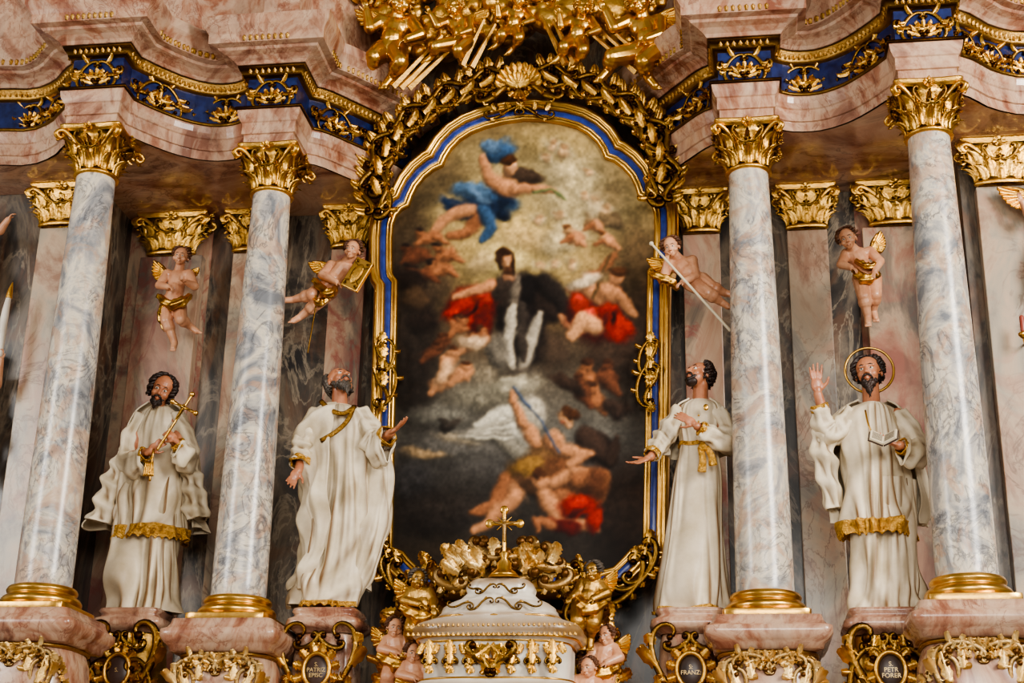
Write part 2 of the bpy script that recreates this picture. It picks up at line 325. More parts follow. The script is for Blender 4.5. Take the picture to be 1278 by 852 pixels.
for s in (-1,1):
    path=half if s>0 else [(-x,y) for x,y in half[::-1]]
    ent=empty('entablature',(3*s,.2,7.955),'curving rose marble entablature with gilded blue frieze above the columns','entablature','entablature halves')
    b=MB(); sweep(b,path,[(-.02,7.955),(0,7.955),(0,8.04),(.018,8.045),(.018,8.15),(.03,8.16),(.05,8.2),(.06,8.25),(.06,8.275),(0,8.28)],to); b.build('architrave',M_rose,ent,False)
    V=[]
    for p in path:
        yb=1.245 if abs(p[0])<3.9 else .515
        V+= [(p[0],p[1],7.955),(p[0],max(yb,p[1]),7.955)]
    b=MB(); b.add(V,[[2*i,2*i+1,2*i+3,2*i+2] for i in range(len(path)-1)]); b.build('soffit',M_sof,ent,False)
    b=MB(); sweep(b,path,[(.0,8.278),(0,8.62)],to); b.build('frieze',M_blue,ent,False)
    b=MB(); sweep(b,path,[(0,8.60),(.03,8.605),(.045,8.62),(.045,8.635),(.06,8.65),(.08,8.68),(.085,8.70),(.0,8.701)],to); b.build('gilded_moulding',M_goldm,ent)
    b=MB(); sweep(b,path,[(0,8.262),(.075,8.264),(.08,8.275),(.075,8.292),(.02,8.31),(0,8.312)],to); b.build('gilded_moulding',M_goldm,ent)
    b=MB(); sweep(b,path,[(.30,8.935),(.325,8.94),(.33,8.955),(.325,8.97),(.30,8.972)],to); b.build('gilded_moulding',M_goldm,ent)
    b=MB(); sweep(b,path,[(.02,8.70),(.09,8.705),(.11,8.73),(.16,8.76),(.22,8.78),(.235,8.80),(.30,8.81),(.30,8.90),(.32,8.93),(.35,8.97),(.36,9.03),(.36,9.06),(-.1,9.08)],to); b.build('cornice',M_rose,ent,False)
    b=MB(); sweep(b,path,[(-.02,9.05),(-.02,9.16),(.03,9.18),(.05,9.22),(.05,9.26),(-.04,9.3),(-.06,9.36),(-.06,10.1),(.1,10.2),(.14,10.4),(-.5,10.45)],to); b.build('attic',M_rose,ent,False)
    for (i0,i1,k,h) in [(2,13,2,.32),(14,15,1,.32),(16,31,2,.34),(32,33,1,.32),(34,42,3,.32)]:
        seg=[A(*half[i]) for i in range(i0,i1+1)]
        for j in range(k):
            p,d,L=frame_at(seg,(j+.5)/k); n=A(d[1],-d[0],0); og=MB()
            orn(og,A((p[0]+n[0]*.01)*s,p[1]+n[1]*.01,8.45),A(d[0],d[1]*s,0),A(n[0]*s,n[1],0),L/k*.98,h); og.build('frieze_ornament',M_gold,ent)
    og=MB()
    for (i0,i1) in [(1,13),(13,14),(14,15),(15,16),(16,31),(31,32),(32,33),(33,34),(34,43)]:
        seg=[A(*half[i]) for i in range(i0,i1+1)]; L=frame_at(seg,.5)[2]; k=max(1,int(L/.05))
        for j in range(k):
            p,d,_=frame_at(seg,(j+.5)/k); n=A(d[1],-d[0]); NN=A(n[0]*s,n[1],0)
            q=p+n*.304; leaf(og,A(q[0]*s,q[1],8.82),A(0,0,1),NN,.075,.025,.15,6,5,2)
            q=p+n*.065; leaf(og,A(q[0]*s,q[1],8.625),A(0,0,1),NN,.065,.022,.2,6,5,2)
    og.build('leaf_row',M_goldm,ent,kind='stuff')
# ---------------------------------------------------------------- painting and frame
YP=.80; XC=.045
outl=[(570,716),(540,716),(524,712),(512,700),(504,690),(489,684),(490,640),(491,560),(493,480),(495,400),(496,352),(490,344),(489,336),(489,300),(490,282),(494,270),(502,262),(510,258),(514,246),(520,234),(530,222),(541,213),(552,208),(556,198),(563,187),(574,176),(588,167),(606,160),(630,154),(650,151)]
ol=[pt(x,y,YP) for x,y in outl]; ol=[(p[0]-XC,p[2]) for p in ol]; ol[-1]=(0,ol[-1][1])
o_l=[(min(x,0),z) for x,z in ol]
closedp=[(x+XC,z) for x,z in (o_l[:-1]+[(0,o_l[-1][1])]+[(-x,z) for x,z in o_l[:-1][::-1]])]
pf=empty('altar_painting',(XC,YP,3.95),'large arched oil painting in a carved gilded frame','painting')
toF=lambda p,h:(p[0],YP-h,p[1])
def fsw(name,prof,mat):
    b=MB(); sweep(b,closedp,[(-o,h) for o,h in prof],toF,True); return b.build(name,mat,pf)
fsw('inner_frame',[(-.012,.0),(-.01,.035),(.005,.05),(.02,.05),(.03,.035),(.035,.045),(.042,.05),(.048,.04),(.049,.02)],M_goldd)
fsw('blue_frame_band',[(.045,.035),(.075,.05),(.105,.035)],M_band)
fsw('outer_frame',[(.10,.02),(.102,.055),(.115,.075),(.13,.08),(.14,.07),(.147,.085),(.165,.10),(.185,.095),(.2,.07),(.205,-.1)],M_goldd)
zs=[z for x,z in o_l]; xs=[x for x,z in o_l]
nr,nc=430,240
ZZ=np.linspace(min(zs),max(zs)-.002,nr); WW=np.interp(ZZ,np.maximum.accumulate(zs)+np.arange(len(zs))*1e-6,xs)
uu=np.linspace(-1,1,nc)
X=(-WW[:,None])*uu[None,:]+XC; V=np.stack([X,np.full_like(X,YP),np.repeat(ZZ[:,None],nc,1)],-1).reshape(-1,3)
me=bpy.data.meshes.new('canvas'); me.from_pydata((V-A(XC,YP,3.95)).tolist(),[],gridf(nr,nc,False).tolist())
px,py=proj(V)
def vn(x,y,s,seed):
    g=np.random.RandomState(seed).rand(64,64); x=x/s;y=y/s; xi=np.floor(x).astype(int);yi=np.floor(y).astype(int); fx=x-xi;fy=y-yi
    fx=fx*fx*(3-2*fx);fy=fy*fy*(3-2*fy); q=lambda i,j:g[i%64,j%64]
    return (q(xi,yi)*(1-fx)+q(xi+1,yi)*fx)*(1-fy)+(q(xi,yi+1)*(1-fx)+q(xi+1,yi+1)*fx)*fy
C=np.zeros((len(V),3))
ky=[140,200,260,320,400,470,540,580,620,700,760]; kc=np.array([(104,84,54),(156,134,88),(160,138,92),(146,120,76),(96,74,50),(88,78,64),(90,86,78),(72,68,64),(42,38,34),(36,30,25),(30,25,20)],float)
for i in range(3): C[:,i]=np.interp(py,ky,kc[:,i])
w1=vn(px,py,28,1)*.5+vn(px,py,12,2)*.3+vn(px,py,5,3)*.2
C*=(.66+.68*w1)[:,None]
wx=(vn(px,py,14,5)-.5)*7+(vn(px,py,5,6)-.5)*4; wy=(vn(px,py,14,7)-.5)*7+(vn(px,py,5,8)-.5)*4
qx,qy=px+wx,py+wy; hx_,hy_=px+wx*.6,py+wy*.6
def E(cx,cy,rx,ry,rot,col,soft=.35,op=1,sh=.6):
    t=math.radians(rot); dx,dy=qx-cx,qy-cy; a=(dx*math.cos(t)+dy*math.sin(t))/rx; b_=(-dx*math.sin(t)+dy*math.cos(t))/ry
    d=np.sqrt(a*a+b_*b_); m=np.clip((1+soft/2-d)/soft,0,1)*op; m=m*m*(3-2*m)
    lit=1.05+sh*(-(dy/ry)*.5+(dx/rx)*.3)-.25*d*d
    f=(.80+.40*vn(px*.7+py*.7,py*.7-px*.7,6,int(cx+cy)%50))
    col=np.array(col,float)[None,:]*np.clip(lit*f,.2,1.8)[:,None]; C[:]=C*(1-m[:,None])+col*m[:,None]
def Ln(pts,r,col,soft=.6,sh=.8):
    for (x1,y1),(x2,y2),ra,rb in zip(pts,pts[1:],r,r[1:]):
        dx,dy=x2-x1,y2-y1; L=dx*dx+dy*dy; t=np.clip(((hx_-x1)*dx+(hy_-y1)*dy)/L,0,1); ox=hx_-(x1+t*dx); oy=hy_-(y1+t*dy); d=np.sqrt(ox**2+oy**2); rr=(ra+(rb-ra)*t)*(.9+.2*np.sin(t*pi))
        m=np.clip((1+soft/2-d/rr)/soft,0,1); lit=np.clip(1.05-sh*(oy/rr)*.5+sh*(ox/rr)*.3-.25*(d/rr)**2,.3,1.5)
        C[:]=C*(1-m[:,None])+np.array(col,float)[None,:]*lit[:,None]*m[:,None]
DK=(34,25,20);FL=(176,120,80);FL2=(138,86,54);FD=(90,52,34);RED=(150,34,22);RDD=(80,20,16);BL=(46,70,98);BLD=(20,32,52);WH=(178,166,144);GR=(112,104,92)
E(505,300,40,80,0,(56,44,32),1,.8);E(510,430,46,110,0,(34,27,22),1,.9);E(800,420,50,120,0,(50,37,28),1,.85);E(790,330,26,50,0,(84,66,44),1,.7)
E(640,320,95,80,0,(196,166,100),1.2,.8);E(632,322,34,30,0,(230,202,130),1,.8);E(720,240,60,60,0,(196,176,130),1.1,.7);E(690,180,60,24,10,(172,146,92),1,.7)
for x,y,rx,ry,c in [(560,210,30,22,(108,90,60)),(700,215,26,14,(188,168,124)),(660,300,40,18,(176,146,94)),(700,300,34,20,(200,180,136)),(600,330,22,14,(176,150,104)),(760,250,20,26,(120,100,68)),(540,360,34,20,(60,46,34)),(620,470,50,16,(120,108,88)),(690,440,30,26,(60,46,36)),(760,440,40,30,(58,42,32))]: E(x,y,rx,ry,rnd.randint(-40,40),c,.9,.7)
E(540,230,34,24,-40,(78,64,44),1,.7);E(770,215,30,26,40,(128,108,72),1,.6)
for x,y,r in [(690,182,8),(704,190,7),(684,200,6),(742,252,8),(728,246,7),(756,262,8),(672,272,6),(690,330,6),(674,334,6),(735,214,6),(712,330,6),(698,268,6)]:
    E(x,y,r*1.9,r*1.3,20,(200,184,142),.9,.6);E(x,y,r,r*1.05,0,(200,158,110),.7,.8);E(x,y-r*.7,r,r*.5,0,(130,94,60),.8,.6)
E(610,250,38,16,12,BL,.6);E(588,238,26,10,5,(72,98,124),.6);E(575,262,30,9,28,BLD,.5);E(622,190,22,14,-20,BL,.6);E(612,182,12,8,0,(80,104,130),.6);E(655,222,24,10,10,(58,44,34),.5);E(620,262,20,9,30,BLD,.5);E(600,246,14,5,30,(84,108,134),.6);E(630,248,10,12,0,BLD,.6);E(606,262,26,8,20,BLD,.7)
Ln([(590,262),(562,268),(540,290)],[8,7,5],FL);Ln([(600,268),(585,290),(560,294)],[8,7,5],FL2);Ln([(636,236),(612,224),(600,196)],[12,9,5],FL);Ln([(642,236),(668,236),(692,238)],[7,5,4],FL)
Ln([(668,240),(690,236),(706,250)],[2,1.5,1],(86,100,60));Ln([(602,262),(614,282),(600,300)],[9,7,4],BL)
E(639,209,9,11,10,(186,134,92),.3);E(636,201,12,8,-10,(58,34,20),.4);E(645,208,4,3,0,(210,156,112),.5)
for (x,y) in [(716,296),(742,280),(756,300)]:
    E(x,y,12,9,20,FL,.5);E(x-6,y-8,6,6,0,(204,152,100),.4);Ln([(x,y),(x+14,y+12)],[6,3],FL);Ln([(x-4,y),(x-14,y+6)],[4,3],FL2);E(x-7,y-12,6,3,0,(100,62,36),.5)
E(740,262,14,14,0,(196,174,132),.8,.7);E(764,275,18,8,30,(108,88,62),.6)
for (x,y,k) in [(536,296,FL2),(556,318,FL2),(520,318,FD),(548,336,FL2),(526,342,FD)]:
    E(x,y,16,9,-15,k,.5);E(x-12,y-7,6,6,0,k,.4);Ln([(x+8,y),(x+22,y+8)],[5,3],k);Ln([(x-6,y+2),(x-18,y+10)],[4,3],k);E(x-13,y-11,6,3,0,DK,.5)
E(512,350,22,14,10,DK,.7)
E(590,382,36,26,-20,RDD,.5);E(588,376,30,16,-18,RED,.5);E(604,366,18,12,-40,(176,54,36),.5);E(575,398,20,14,20,RED,.5);E(602,406,14,18,10,RDD,.5);E(584,388,22,4,-30,RDD,.7);E(598,376,18,3,-50,RDD,.7)
E(650,400,32,64,-4,(28,22,20),.4);E(668,364,30,18,24,(22,18,17),.4);E(688,384,24,22,30,(40,30,25),.5);E(632,362,18,24,8,(52,41,34),.4);E(642,372,6,34,4,(96,85,72),.6)
Ln([(640,384),(634,424),(640,458)],[5,8,5],WH);Ln([(672,392),(662,430),(652,464)],[5,9,6],(160,148,128));Ln([(652,380),(650,420),(655,450)],[6,6,4],(52,44,38));E(622,440,14,24,-10,(100,92,80),.6);E(648,470,26,12,0,(60,52,44),.8,.8)
Ln([(612,356),(592,362),(566,372)],[7,5,4],FL);Ln([(680,352),(700,376),(708,400)],[14,9,5],(32,26,23));Ln([(700,396),(712,410)],[5,3],FL)
E(633,344,6,9,0,(150,104,74),.4);E(632,326,8,11,-6,(182,128,86),.3);E(633,336,7,7,0,(72,44,28),.5);E(630,316,10,6,-8,(46,28,18),.4);E(641,328,3,12,0,(46,28,18),.5);E(623,326,3,10,0,(46,28,18),.5);E(634,329,3,2,0,(196,148,104),.5)
E(742,392,34,36,20,RDD,.5);E(735,400,22,14,-30,(176,58,40),.5);E(762,384,26,16,-70,RED,.5);E(724,376,12,22,30,(156,44,30),.5);E(772,412,18,18,0,RED,.5);E(756,398,20,4,-50,RDD,.7);E(770,390,16,3,-70,RDD,.7)
Ln([(748,372),(728,356),(708,362)],[11,8,5],FL);Ln([(756,362),(776,372),(790,392)],[13,9,6],FL);Ln([(742,408),(726,400),(712,420)],[12,10,7],(190,136,92));Ln([(730,350),(752,338),(766,318)],[8,6,4],FL2)
E(770,346,10,11,0,FL,.4);E(772,338,11,6,0,(74,44,26),.5);Ln([(740,372),(762,318)],[2,2],(80,60,36));E(726,352,26,9,-20,(200,180,148),.6,.8)
for (x,y,k) in [(572,408,FL2),(548,432,FD),(585,430,FL),(560,452,FL),(596,424,FL2),(548,478,FL),(540,440,FD),(575,468,FL)]:
    E(x,y,14,9,rnd.randint(-50,50),k,.5);E(x+5,y-9,7,7,0,k,.4);Ln([(x,y),(x-12,y+12)],[6,4],k);E(x+5,y-14,6,3,0,(66,38,24),.5)
E(590,428,18,10,-10,(190,160,124),.6,.8);E(552,468,10,20,40,(200,156,114),.5,.8)
E(528,400,20,16,0,DK,.8);E(520,372,16,14,0,(68,50,34),.8)
E(606,494,58,18,-8,(124,116,98),.9,.9);E(640,482,34,12,-12,(160,150,126),.8,.9);E(548,520,46,16,0,(98,94,84),.9,.8);E(560,560,56,20,-5,(84,80,74),.9,.9);E(530,566,30,6,8,(164,134,96),.9,.8);E(572,548,30,6,8,(140,124,98),.9,.7)
E(512,600,30,26,0,(46,44,44),.9,.8);E(563,530,16,6,-30,(48,42,36),.6);E(556,524,7,5,0,(48,42,36),.6);E(548,640,60,26,0,(42,36,32),1,.9);E(560,700,90,30,0,(50,40,30),1,.7);E(780,640,40,70,0,(44,32,25),1,.85)
for (x,y,k) in [(735,470,FL2),(742,496,FL2),(724,486,FD),(760,470,FD)]:
    E(x,y,16,12,30,k,.5);E(x-2,y-13,7,7,0,k,.4);Ln([(x,y+4),(x+14,y+22)],[8,4],k);E(x-2,y-18,7,4,0,(60,36,24),.5)
E(708,480,24,9,30,(50,36,28),.6);E(770,510,22,12,10,(48,35,28),.7)
Ln([(648,560),(620,538),(572,546)],[16,12,3],(140,132,116));Ln([(650,520),(630,516),(592,532)],[18,12,3],(190,182,162));Ln([(656,548),(628,528),(596,544)],[11,7,2],(210,202,182))
for k in range(4): Ln([(638,524+k*8),(594-k*4,536+k*3)],[3,1.5],(180,172,152) if k%2 else (158,150,132))
E(662,520,18,28,10,(166,156,136),.6);E(744,560,30,20,40,(40,29,24),.5);Ln([(730,545),(760,575),(770,545)],[14,9,4],(54,39,31))
E(684,575,30,26,30,(98,70,42),.5);E(700,600,38,30,0,(84,52,32),.5);E(660,590,26,18,20,(98,70,40),.5)
Ln([(668,552),(652,528),(640,500),(637,490)],[9,7,5,4],FL);Ln([(690,548),(700,562),(736,566),(710,580)],[11,9,6,5],FL);E(690,552,13,13,0,FL,.5);Ln([(640,484),(668,516),(700,566)],[2,2,1.4],(58,70,92))
E(706,523,10,11,20,(196,142,98),.3);E(712,515,12,8,30,(66,38,22),.4);E(700,528,4,3,0,(150,86,60),.5)
Ln([(660,590),(632,600),(616,632),(590,640)],[14,11,8,5],FL2);Ln([(650,600),(640,622),(606,654),(592,664)],[12,10,7,5],FL);E(655,584,22,12,-20,(116,84,40),.6);E(664,610,26,10,30,(60,40,26),.7)
E(700,632,26,18,20,FL2,.5);E(676,600,11,11,0,FL,.5);E(674,590,11,6,0,(70,40,24),.5);Ln([(690,604),(716,588),(738,590)],[8,6,4],FL);Ln([(720,600),(752,596),(746,625)],[12,11,8],FL2);Ln([(680,618),(700,652),(745,660)],[11,9,5],FL)
E(722,632,24,14,-10,(166,36,24),.5);E(704,656,22,10,10,RDD,.5);E(742,650,10,16,30,RED,.5);Ln([(690,655),(668,650),(672,664)],[7,5,4],FL2);E(720,638,16,3,-20,RDD,.6)
E(744,606,14,22,0,FD,.6,.7)
for _ in range(200):
    x=rnd.uniform(490,815); y=rnd.uniform(160,710); i=int(np.argmin((px-x)**2+(py-y)**2)); c=C[i]*rnd.uniform(.8,1.2); E(x,y,rnd.uniform(5,14),rnd.uniform(2,5),rnd.randint(-60,60),tuple(c),.9,.4,.2)
G=C.reshape(nr,nc,3)
for _ in range(3):
    Gp=np.pad(G,((1,1),(1,1),(0,0)),'edge'); G=(Gp[:-2,1:-1]+Gp[2:,1:-1]+Gp[1:-1,:-2]+Gp[1:-1,2:]+2*Gp[1:-1,1:-1])/6
C=G.reshape(-1,3)*(.90+.20*vn(px,py,3.2,11))[:,None]
C=np.clip(C,3,250)/255; Cl=np.where(C<=.04045,C/12.92,((C+.055)/1.055)**2.4)*.9
ca=me.color_attributes.new('paint','FLOAT_COLOR','POINT'); ca.data.foreach_set('color',np.hstack([Cl,np.ones((len(Cl),1))]).astype(np.float32).ravel())
m,nt,bs=newmat('oil_canvas'); at=nt.nodes.new('ShaderNodeAttribute'); at.attribute_name='paint'; nt.links.new(at.outputs['Color'],bs.inputs['Base Color']); bs.inputs['Roughness'].default_value=.5; bs.inputs['Specular IOR Level'].default_value=.12
me.materials.append(m); o=bpy.data.objects.new('canvas',me); sc.collection.objects.link(o); o.parent=pf
# crest : tidy openwork band of acanthus scrolls around the arch
YC=YP-.22
arch=cr([pt(x,y,YC) for x,y in [(469,262),(464,228),(472,196),(490,168),(514,146),(542,127),(572,112),(604,100),(630,93)]],11)
for s in (-1,1):
    Q=[A(XC-.02+s*(XC-.02-p[0]),p[1],p[2]) for p in arch]; cen=A(XC,YC,7.05)
    for i in range(len(Q)-1):
        b=MB(); p0,p1=Q[i],Q[i+1]; d=p1-p0; rad=nz(A(d[2],0,-d[0])*(-1)); 
        if rad@((p0+p1)/2-cen)<0: rad=-rad
        fl=-s if i%2 else s
        scroll(b,p0-d*.12-rad*.02,p1+d*.12-rad*.02,N_,'C',-s,.032,3,.5)
        scroll(b,p0+rad*.07+A(0,-.03,0),p1+rad*.05+A(0,-.03,0),N_,'S',fl,.024,2,.5)
        scroll(b,p0-rad*.10+A(0,-.02,0),p1-rad*.10+A(0,-.02,0),N_,'S',-fl,.022,2,.45)
        m_=(p0+p1)/2
        leaf(b,p0+rad*.02,nz(rad+nz(d)*.2),N_,.23,.07,.45,14,9,5); leaf(b,m_+rad*.05,nz(rad+nz(d)*.7),N_,.19,.055,.5,13,9,5)
        leaf(b,m_+A(0,-.05,0)-rad*.06,nz(nz(d)+rad*.15),N_,.22,.055,.5,13,7,5); leaf(b,p0-rad*.05+A(0,-.03,0),nz(-rad+nz(d)*.5),N_,.13,.045,.4,10,7,4)
        tube(b,[p0-rad*.1+A(0,.02,0),p0-rad*.1+A(0,.12,0),p0-rad*.1+A(0,.20,0)],[.02,.02,.02],6,6)
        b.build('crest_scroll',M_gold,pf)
b=MB(); c0=pt(648,108,YC-.07)
for k in range(11):
    a=(k-5)*.29; leaf(b,c0,A(math.sin(a),0,math.cos(a)),N_,.30,.062,.35,12,7,4)
for k in range(7):
    a=(k-3)*.4; leaf(b,c0+A(0,-.06,-.02),A(math.sin(a),0,math.cos(a)),N_,.17,.05,.45,9,7,3)
for k in range(5):
    a=pi+(k-2)*.4; leaf(b,c0,A(math.sin(a),0,math.cos(a)),N_,.2,.055,.35,9,7,3)
for s in (-1,1): scroll(b,c0+A(s*.05,0,-.03),c0+A(s*.36,0,-.09),N_,'S',s,.03,3,.5)
tube(b,[c0,c0+A(0,.15,0),c0+A(0,.28,0)],[.05,.05,.05],8,6)
b.build('crest_shell',M_gold,pf)
b=MB()
for k in range(5):
    p=pt(620+k*15,137,YP-.1); leaf(b,p,A((k-2)*.3,0,1),N_,.1,.04,.3)
for s in (-1,1): scroll(b,pt(648,140,YP-.1),pt(648+s*38,142,YP-.1),N_,'S',s,.014,3,.4)
b.build('keystone_relief',M_gold,pf)
for s in (-1,1):
    b=MB()
    for y0,y1 in ((430,462),(462,500)):
        x=(477 if s<0 else 812); p=pt(x,y0,YP-.12); q=pt(x,y1,YP-.12); scroll(b,p,q,N_,'S',s,.018,3,.35); scroll(b,p+A(.03,0,0),q-A(.03,0,0),N_,'C',s,.014,2,.35); leaf(b,p,A(0,0,1),N_,.15,.05); leaf(b,q,A(0,0,-1),N_,.15,.05); leaf(b,(p+q)/2,A(0,0,1),N_,.16,.06,.4)
    b.build('frame_cartouche',M_gold,pf)
    b=MB()
    for (xa,ya,xb,yb) in ((480,685,500,722),(496,705,530,745),(484,700,512,730)):
        p=pt(xa,ya,YP-.12); q=pt(xb,yb,YP-.12)
        if s>0: p=A(2*XC-p[0],p[1],p[2]); q=A(2*XC-q[0],q[1],q[2])
        scroll(b,p,q,N_,'C',-s,.026,3,.4); leaf(b,p,A(s*.3,0,1),N_,.18,.055)
    b.build('corner_scroll',M_gold,pf)
# ---------------------------------------------------------------- figure tools
def Rm(yaw,pitch,roll):
    y,p,r=[math.radians(v) for v in (yaw,pitch,roll)]
    Rz=np.array([[math.cos(y),-math.sin(y),0],[math.sin(y),math.cos(y),0],[0,0,1]])
    Rx=np.array([[1,0,0],[0,math.cos(-p),-math.sin(-p)],[0,math.sin(-p),math.cos(-p)]])
    Ry=np.array([[math.cos(r),0,math.sin(r)],[0,1,0],[-math.sin(r),0,math.cos(r)]])
    return Rz@Ry@Rx
def headprims(b,c,s,M,child=False):
    T=lambda *p:c+M@(A(*p)*s)
    e=lambda p,r:ell(b,T(*p),A(*r)*s,M,20,14)
    k=lambda p,q,r1,r2:cap(b,T(*p),T(*q),r1*s,r2*s,10)
    e((0,.05,.13),(.345,.40,.36)); e((0,-.12,-.08),(.27,.26,.36 if not child else .30)); e((0,-.23,-.37 if not child else -.31),(.13,.13,.11))
    for g in (-1,1):
        e((g*.15,-.24,-.13),(.11 if not child else .15,.11,.11)); e((g*.345,.03,-.04),(.04,.09,.12)); k((g*.19,-.315,.10),(g*.04,-.36,.09),.04,.045)
        k((0,-.395,-.245),(g*.075,-.365,-.25),.034,.022); k((0,-.385,-.295),(g*.06,-.36,-.285),.034,.022); e((g*.045,-.42,-.145),(.04,.05,.035))
    k((0,-.37,.06),(0,-.47,-.125),.036,.05)
def headextras(par,c,s,M):
    T=lambda *p:c+M@(A(*p)*s); org=A(*par['org'])
    for g in (-1,1):
        b=MB(); ell(b,T(g*.125,-.325,.01),A(.062,.05,.042)*s,M,10,8); e=b.build('eye',M_eye,par)
        b=MB(); ell(b,T(g*.125,-.372,.012),A(.026,.012,.026)*s,M,8,6); o=b.build('pupil',M_iris,e,org=org)
        b=MB(); tube(b,[T(g*.2,-.335,.09),T(g*.13,-.38,.12),T(g*.05,-.39,.10)],[.008*s,.016*s,.01*s],6,8); b.build('eyebrow',M_iris,par)
    b=MB(); cap(b,T(-.07,-.395,-.268),T(.07,-.395,-.268),.014*s,.014*s,8); b.build('lips',M_lip,par)
def hairdo(par,c,s,M,mat,length=.5,bald=False,seed=1,curl=.06,n=110,name='hair'):
    b=MB(); rg=random.Random(seed); T=lambda p:c+M@(np.asarray(p)*s)
    cc=A(0,.05,.13)
    ell(b,T((0,.12,.13)),A(.345,.35,.34)*s,M,20,14)
    for i in range(n):
        th=rg.uniform(-pi*.12,pi*1.12) if not bald else rg.uniform(0,pi)
        az=th; el=rg.uniform(.25,1.5) if not bald else rg.uniform(-.1,.8); cu=curl*rg.uniform(.7,1.5); r0_=rg.uniform(.37,.42)
        P=[]; 
        for j in range(9):
            t=j/8; e_=el-(1.0+length)*t*.9; r=r0_ if e_>0 else r0_-.03*abs(e_)
            q=cc+A(math.cos(az)*math.cos(max(e_,-.2))*r*.93,math.sin(az)*math.cos(max(e_,-.2))*r*1.05-(.04 if not bald else 0),math.sin(max(e_,-.2))*r)
            if e_<-.2: q=q+A(0,0,(e_+.2)*.36)
            q=q+A(math.sin(t*16+i)*cu,math.cos(t*16+i)*cu*.8,math.sin(t*13+i)*cu*.3); P.append(T(q))
        tube(b,P,[.02*s,.04*s,.046*s,.046*s,.046*s,.044*s,.04*s,.03*s,.012*s],6,22)
    b.build(name,mat,par)
def beard(par,c,s,M,mat,length=.28,seed=3,n=46):
    b=MB(); rg=random.Random(seed); T=lambda p:c+M@(np.asarray(p)*s)
    for i in range(int(n*1.4)):
        a=rg.uniform(-1,1); lv=rg.random()
        x=a*.27; y=-.34+.30*a*a+.06*lv; z=-.20-.16*(1-abs(a))-.06*lv+.12*abs(a)
        L=length*(1-.55*abs(a))*rg.uniform(.7,1.15); P=[]
        for j in range(6):
            t=j/5; P.append(T((x*(1-.35*t)+math.sin(t*11+i)*.03,y-.05*math.sin(t*pi)+.05*t+math.cos(t*11+i)*.02,z-L*t+.0)))
        tube(b,P,[.025*s,.036*s,.038*s,.034*s,.024*s,.008*s],6,14)
    for g in (-1,1):
        for k in range(3): tube(b,[T((g*.01,-.43,-.19-k*.01)),T((g*.09,-.415,-.22)),T((g*.15,-.35,-.31))],[.02*s,.03*s,.015*s],6,10)
    ell(b,T((0,-.22,-.40)),A(.20,.15,.13)*s,M,16,10)
    b.build('beard',mat,par)
def hand(b,w,d,pn,L=.2,curl=.5,side=1,spread=.12,fat=1):
    w=np.asarray(w,float); d=nz(np.asarray(d,float)); pn=np.asarray(pn,float); pn=nz(pn-d*(pn@d)); s=np.cross(d,pn)*side
    M=np.stack([s,pn,d],1); ell(b,w+d*L*.26,A(.21*L,.09*L*fat,.29*L),M,14,10); cap(b,w-d*L*.15,w+d*L*.1,.12*L*fat,.13*L*fat,10)
    for k,(o,l) in enumerate([(.15,.43),(.05,.49),(-.05,.45),(-.14,.35)]):
        p=w+d*L*.5+s*o*L; dr=nz(d+s*spread*(1.5-k)*.8); ang=0
        for j,fr in enumerate((.45,.32,.23)):
            ang+=curl*(.7 if j==0 else 1)*(1+.1*k); v=dr*math.cos(ang)+pn*math.sin(ang); q=p+v*l*L*fr
            cap(b,p,q,(.052-.006*j)*L*fat,(.047-.006*j)*L*fat,8); p=q
    p=w+d*L*.16+s*.15*L; v=nz(s*.8+d*.7+pn*.3); q=p+v*L*.22; cap(b,p,q,.072*L*fat,.056*L*fat,8)
    v=nz(s*.35+d*.9+pn*(.3+curl*.4)); cap(b,q,q+v*L*.2,.055*L*fat,.04*L*fat,8)
def ridge(x,p=1.6): return 2*((1+np.cos(x))/2)**p-1
